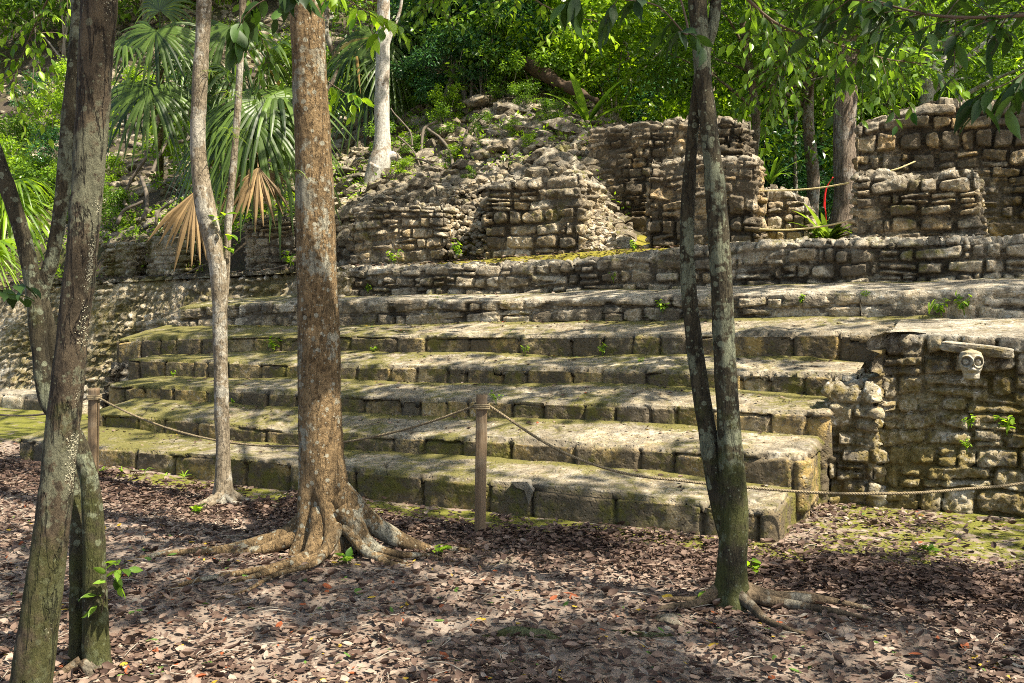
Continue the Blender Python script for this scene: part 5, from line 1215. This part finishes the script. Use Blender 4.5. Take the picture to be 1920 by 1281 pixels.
def vine(pts, r, label, mat='rootbark', name='vine', cat='vine', group=None):
    g = Geo(); g.tube([atc(*p) for p in pts], r, nseg=8, n=60, noise=r * .3, nsc=8, wob=.06); return tag(g.obj(name, MISC[mat]), label, cat, group)
for i, (pts, r, lb) in enumerate([
    ([(870, 120, 14.6), (866, 160, 14.4), (872, 205, 14.2)], .045, 'thick pale root standing left of the log'), ([(880, 100, 14.6), (884, 150, 14.4), (880, 200, 14.2)], .03, 'straight hanging root right of the thick pale one'),
    ([(860, 110, 14.6), (840, 160, 14.3), (822, 215, 14.0)], .05, 'dark root running down to the left of the mound top'), ([(905, 120, 14.4), (902, 165, 14.2), (906, 215, 14)], .012, 'thin vine hanging before the mound top'),
    ([(820, 225, 13.4), (795, 238, 13.2), (788, 262, 13.1), (786, 285, 13)], .022, 'pale looping root on the left shoulder of the mound'), ([(735, 200, 13.2), (765, 240, 13.0), (770, 275, 12.9)], .012, 'bare twig standing right of the white trunk'),
    ([(745, 255, 12.8), (775, 290, 12.7), (788, 318, 12.6)], .012, 'bare twig lying on the rubble right of the white trunk'), ([(355, 205, 13.0), (345, 240, 12.9), (358, 262, 12.8), (340, 270, 12.6)], .03, 'curled root high on the left slope'),
    ([(275, 290, 12.5), (250, 330, 12.4), (235, 370, 12.3), (238, 385, 12.2)], .03, 'root snaking down the left slope'), ([(265, 330, 12.4), (278, 375, 12.2), (270, 410, 12)], .035, 'thick root crossing the left slope'),
    ([(270, 378, 12.2), (235, 395, 12.0), (222, 420, 11.8)], .03, 'root reaching the broken wall stubs at left'), ([(330, 240, 13), (300, 290, 12.6), (285, 320, 12.4)], .028, 'straight root below the curled one at left'),
    ([(330, 370, 12.2), (300, 395, 12), (290, 430, 11.8)], .022, 'lowest thin root left of the dead frond'), ([(61, 20, 12), (63, 90, 12), (60, 170, 12)], .012, 'thin vine hanging behind the forked tree'),
    ([(905, 215, 13.6), (880, 240, 13.3), (868, 270, 13.0), (850, 285, 12.8)], .02, 'root winding down the middle of the mound'), ([(985, 205, 13.8), (1000, 235, 13.4), (975, 262, 13.1)], .018, 'root among the slabs near the mound top'),
    ([(800, 240, 13.2), (830, 262, 13.0), (850, 300, 12.7), (840, 330, 12.5)], .022, 'long root lying across the left face of the mound'), ([(745, 300, 12.7), (790, 300, 12.6), (830, 318, 12.5)], .016, 'root reaching right from the foot of the white trunk'),
    ([(1040, 220, 13.6), (1060, 250, 13.2), (1045, 290, 12.8)], .014, 'thin root left of the tall back wall'), ([(940, 170, 14.4), (948, 205, 14.0), (940, 240, 13.7)], .02, 'root hanging below the log on the mound')]):
    vine(pts, r, lb, group='roots and vines on the mound')
for i, (pts, lb) in enumerate([([(400, 505, 10.6), (470, 512, 10.55), (540, 500, 10.6)], 'bare fallen stick on the terrace edge left of the tan trunk'), ([(300, 530, 10.5), (380, 500, 10.6), (440, 470, 10.9)], 'dry petiole slanting down from the dead frond'), ([(220, 528, 10.6), (300, 520, 10.6), (360, 524, 10.5)], 'bare stick lying on the terrace at left')]):
    vine(pts, .010, lb, name='fallen_stick', cat='stick', group='sticks on the terrace')
# surface roots and stones in the clearing
for i, (pts, r, lb) in enumerate([([(905, 4.5), (960, 4.52), (1010, 4.5), (1050, 4.46)], .028, 'short dark root bump in the leaf litter near the front'), ([(1120, 4.62), (1210, 4.5), (1300, 4.55)], .018, 'long thin root in the litter left of the twin stemmed tree'), ([(225, 3.9), (270, 3.92), (300, 3.95)], .016, 'root piece at the bottom left in the litter')]):
    g = Geo(); P = []
    for j, (px, d) in enumerate(pts):
        p = at(px, 0, d); z = gpt(p[0], p[1]) + (0 if 0 < j < len(pts) - 1 else -.03) + .008; P.append((p[0], p[1], z))
    g.tube(P, r, nseg=10, n=50, noise=r * .3, nsc=12); tag(g.obj('surface_root', MB['twin']), lb, 'root', 'roots in the clearing')
for px, d, sz, lb in [(940, 5.75, .26, 'flat mossy stone sunk in the litter right of the centre post'), (870, 6.1, .17, 'small round stone at the foot of the centre post'), (1250, 4.75, .30, 'flat stone left of the twin stemmed tree'), (465, 5.9, .16, 'mossy stone under the long left root'), (590, 5.35, .12, 'small stone before the buttress roots'), (745, 5.95, .14, 'mossy stone between the right hand buttress roots')]:
    p = at(px, 0, d); rock((p[0], p[1], gpt(p[0], p[1]) - .015), sz, lb, 'stones in the clearing', kind=1, tilt=.1)

# ------------------------------------------------------------------ leaf litter
def in_solid(x, y):
    s, c = xy2sc(x, y); return (c > CK[0] - .05) & (s < SR[0] + .02) & (s > SL[0]) | (c > 7.55)
m = M('dry_leaf', .75); r_ = m.attr('rnd')
cl = m.ramp(r_, [(0, (.075, .045, .034)), (.25, (.12, .076, .055)), (.50, (.20, .138, .103)), (.72, (.30, .222, .17)), (.88, (.42, .335, .265)), (.955, (.40, .36, .29)), (.965, (.55, .38, .04)), (.975, (.32, .09, .03)), (.985, (.10, .20, .03)), (1, (.16, .28, .05))], 'CONSTANT')
cl = m.mix(m.noise(90, 3), cl, m.mix(1.0, cl, (.55, .5, .45), 'MULTIPLY')); m.b.inputs['Specular IOR Level'].default_value = .35
m.out(cl); t_ = m.n('ShaderNodeBsdfTranslucent'); m.l(cl, t_.inputs[0]); mx = m.n('ShaderNodeMixShader'); mx.inputs[0].default_value = .15
m.l(m.b.outputs[0], mx.inputs[1]); m.l(t_.outputs[0], mx.inputs[2]); m.l(mx.outputs[0], m.nt.nodes['Material Output'].inputs[0]); DRY = m.m
rr = np.random.RandomState(77); n = 250000
Yl = 3.3 + (10.6 - 3.3) * rr.rand(n) ** 1.15; Xl = (rr.rand(n) * 2 - 1) * (Yl * .56 + .4); ok = ~in_solid(Xl, Yl)
den = 1 - .9 * np.clip(moss_ground(Xl, Yl) * 1.3, 0, 1) * (fbm(P3(Xl, Yl, 1), 2.5, 3) > np.where(Xl > 1.2, .04, -.12)); den = np.where(Xl > 1.2, np.maximum(den, .42), den); s_, c_ = xy2sc(Xl, Yl)
pile = np.exp(-((c_ - 5.75) / .5) ** 2); bare = smooth(fbm(P3(Xl, Yl, 4.0), .8, 3), .02, .25) * (1 - pile)
ok &= rr.rand(n) < den * (.50 + .5 * pile - .30 * bare)
Xl, Yl, pile = Xl[ok], Yl[ok], pile[ok]; n = len(Xl)
Zl = gz(Xl, Yl) + .010 * fbm(P3(Xl, Yl, 3.0), 4, 3) + .006 + rr.rand(n) * (.012 + .035 * pile)
a = rr.rand(n) * 6.28; D = np.stack([np.cos(a), np.sin(a), rr.normal(size=n) * .22], 1); Nv = np.stack([rr.normal(size=n) * .32, rr.normal(size=n) * .32, np.ones(n)], 1)
rn = np.clip(rr.rand(n) * (1 - .30 * pile), 0, 1)
g = Geo(); scatter(g, 'litter', np.stack([Xl, Yl, Zl], 1), D, norm(Nv), (.020 + .048 * rr.rand(n) ** 2.2) , rn, zs=rr.uniform(-.4, 1.0, n) + .8 * pile, ws=rr.uniform(.5, 1.35, n))
nb_ = 1500; Yb = 3.4 + 5.5 * rr.rand(nb_) ** 1.3; Xb = (rr.rand(nb_) * 2 - 1) * (Yb * .56 + .3); ok = ~in_solid(Xb, Yb); Xb, Yb = Xb[ok], Yb[ok]; nb_ = len(Xb)
a = rr.rand(nb_) * 6.28
scatter(g, 'litter', np.stack([Xb, Yb, gz(Xb, Yb) + .022 + .012 * rr.rand(nb_)], 1), np.stack([np.cos(a), np.sin(a), rr.normal(size=nb_) * .3], 1), norm(np.stack([rr.normal(size=nb_) * .5, rr.normal(size=nb_) * .5, np.ones(nb_)], 1)), .045 + .03 * rr.rand(nb_), rr.rand(nb_) * .93, zs=rr.uniform(.5, 3.0, nb_), ws=rr.uniform(.5, 1.2, nb_))
tag(g.obj('leaf_litter', DRY), 'dry brown fallen leaves covering the clearing', 'leaf litter', kind='stuff')
# twigs in the litter
g = Geo(); n = 420
for i in range(n):
    y = rr.uniform(3.5, 8.5); x = rr.uniform(-1, 1) * (y * .55 + .3)
    if in_solid(np.array([x]), np.array([y]))[0]: continue
    a_ = rr.uniform(0, 6.28); L = rr.uniform(.04, .22); z = gpt(x, y) + .018; dx, dy = math.cos(a_) * L / 2, math.sin(a_) * L / 2
    g.add(*tube_geo([(x - dx, y - dy, z), (x + rr.normal() * .01, y + rr.normal() * .01, z + rr.uniform(0, .02)), (x + dx, y + dy, z + rr.uniform(-.005, .01))], [.0022, .002, .0012], 5, 8))
tag(g.obj('twigs', MISC['palegrey_twig']), 'small dry twigs mixed into the leaf litter', 'twigs', kind='stuff')
# leaves lying on the treads
g = Geo()
for k in range(6):
    n = [170, 150, 130, 190, 260, 170][k]; s_ = rr.uniform(SL[k] + .1, min(SR[k], 3) - .1, n); t = rr.rand(n) ** .6; c_ = CK[k] + .08 + t * (CK[k + 1] - CK[k] - .12)
    z_ = ztop_step(k)(s_, c_); x, y = sc2xy(s_, c_); a = rr.rand(n) * 6.28
    scatter(g, 'litter', np.stack([x, y, z_ + .018], 1), np.stack([np.cos(a), np.sin(a), rr.normal(size=n) * .2], 1), norm(np.stack([rr.normal(size=n) * .35, rr.normal(size=n) * .35, np.ones(n)], 1)), .022 + .03 * rr.rand(n), rr.rand(n), zs=rr.uniform(.3, 1.8, n))
n = 2600; s_ = rr.uniform(-18, 3, n); c_ = rr.uniform(10.6, 11.1, n); x, y = sc2xy(s_, c_); a = rr.rand(n) * 6.28
scatter(g, 'litter', np.stack([x, y, hz(s_, c_) + .02], 1), np.stack([np.cos(a), np.sin(a), rr.normal(size=n) * .2], 1), norm(np.stack([rr.normal(size=n) * .35, rr.normal(size=n) * .35, np.ones(n)], 1)), .05, rr.rand(n) * .9)
tag(g.obj('fallen_leaves', DRY), 'scattered dry leaves lying on the stone treads and terrace', 'fallen leaves', kind='stuff')

# ------------------------------------------------------------------ canopy overhead that dapples the light
rr = np.random.RandomState(15); Lv = np.array(SUN)
def cover(x, y):
    s, c = xy2sc(x, y)
    v = np.full(x.shape, .60)
    v = np.where(c < 5.6, .72, v)                                   # front of the clearing in broken shade
    v = np.where((c > 5.6) & (c < 6.2), .55, v)
    v = np.where((c > 6.2) & (c < 10.4), .37, v)                   # sunny treads
    v = np.where((c > 10.4) & (c < 12.2), .30, v); v = np.where((c > 12.2) & (c < 13.8) & (s < -4.5), .55, v)
    v = np.where((c >= 13.8), .22, v); v = np.where((c > 17) & (x > 0), .32, v); v = np.where((c > 13.8) & (c < 17) & (s > -10.5) & (s < -4.5), .85, v)
    v = np.where((x > 2.2) & (c > 5.6) & (c < 10), .25, v)
    v = np.where((x < -2.6) & (c > 4.6) & (c < 6.2), .35, v)
    return v
N = 9000; gxx = rr.uniform(-13, 12, N); gyy = rr.uniform(.5, 34, N); hh = rr.uniform(7.2, 11.5, N)
nz = 1.5 * fbm(P3(gxx, gyy, 2.0), .9, 3); pr = np.clip(cover(gxx, gyy) + nz * .85, 0, 1) ** 1.3
ok = rr.rand(N) < pr * .62
zt_ = np.interp(gyy, [0, 10, 16], [0, 0.5, 3.0])
P = np.stack([gxx, gyy, zt_], 1) + Lv[None] / Lv[2] * (hh - zt_)[:, None]; P = P[ok]
P = P[(P[:, 2] > EYE + .30 * np.maximum(P[:, 1], 0) + .9)]
LIT = [(at(598 - 4 * k, 950 - 130 * k, 6.05), .42) for k in range(8)] + [(at(405, 850 - 150 * k, 7.4), .25) for k in range(6)] + [(at(717, 280 - 80 * k, 16.3), .35) for k in range(4)] + \
      [(atc(1820, 690, 7.7), .4), (atc(1720, 760, 7.75), .5), (atc(1900, 760, 7.7), .4), (atc(1620, 850, 7.6), .35), (atc(1000, 335, 11.3), .5), (atc(1470, 380, 11.8), .45), (atc(1250, 300, 11.3), .35), (atc(1700, 330, 11.2), .5), (atc(1800, 190, 12.5), .6), (at(1366, 700, 4.95), .15), (at(1345, 400, 4.95), .15), (at(160, 300, 3.75), .2), (at(130, 700, 3.75), .2), (at(70, 1200, 3.75), .25)]
LIT += [(atc(1750, 850, 7.7), .5), (atc(1850, 600, 8.5), .5), (atc(1580, 440, 11), .4), (atc(1350, 300, 11.3), .4), (atc(1250, 240, 12.6), .5), (atc(1700, 220, 12.5), .5)]
for q_, r_ in LIT:               # gaps in the canopy where the photograph shows direct sun
    dv_ = P - q_; al = dv_ @ Lv; dist = np.linalg.norm(dv_ - al[:, None] * Lv, axis=1); P = P[~((al > 0) & (dist < r_ + .45) & (rr.rand(len(P)) < .85))]
anch = [(T1, np.array(at(200, -1200, 3.75)), MB['mottled']), (T5, np.array(at(1290, -900, 4.95)), MB['twin']), (T4, np.array(at(598, -1250, 6.05)), MB['tan']), (T3, np.array(at(378, -850, 7.37)), MB['slender'])]
for (x, y, lb) in [(9.5, 3.5, 'large tree out of view to the right that shades the clearing'), (8.6, 9.5, 'large tree out of view beside the right wall'), (-9.5, 5.5, 'large tree out of view to the left'), (1.0, -3.0, 'large tree behind the viewer')]:
    z0 = gpt(x, y) if xy2sc(x, y)[1] < 9.5 else 2.0
    t = tree_thing('canopy_tree', (x, y, z0), lb); g = Geo(); g.tube([(x, y, z0 - .3), (x + .1, y, z0 + 3), (x - .1, y + .1, z0 + 6.5), (x, y, 9.5)], [.3, .22, .18, .1], nseg=20, n=60, noise=.02); part(g, 'trunk', MB['forest'], t)
    anch.append((t, np.array([x, y, 7.5]), MB['forest']))
for (x, y, lb) in [(4.0, 20.5, 'tall forest tree behind the twin stems whose crown rises out of view'), (-3.5, 25.0, 'tall forest tree behind the white trunk whose crown rises out of view')]:
    s, c = xy2sc(x, y); z0 = float(hz(np.array([s]), np.array([c]))[0]); t = tree_thing('canopy_tree', (x, y, z0), lb, group='tall forest trees'); g = Geo(); g.tube([(x, y, z0 - .3), (x + .1, y, z0 + 4), (x, y, 10.5)], [.16, .13, .08], nseg=16, n=50, noise=.02); part(g, 'trunk', MB['forest'], t)
    anch.append((t, np.array([x, y, 9.5]), MB['forest']))
A_ = np.array([a[1] for a in anch]); wch = np.argmin(np.linalg.norm((P[:, None] - A_[None]) * [1, 1, .5], axis=2), 1)
for i, (t, ap, mb) in enumerate(anch):
    Q = P[wch == i]
    if not len(Q): continue
    g = Geo(); clump_leaves(g, rr, Q, rr.uniform(.35, .75, len(Q)), 46, .17, 'round', flat=1.1); part(g, 'crown', ML['canopy'], t, smooth_=False)
    g = Geo(); idx = rr.permutation(len(Q))[:14]
    for q in Q[idx]: g.tube([ap - [0, 0, 1.0], (ap + q) / 2 + [0, 0, -.2], q], [.05, .035, .01], nseg=7, n=16)
    part(g, 'limbs', mb, t)
print('canopy clumps', len(P))
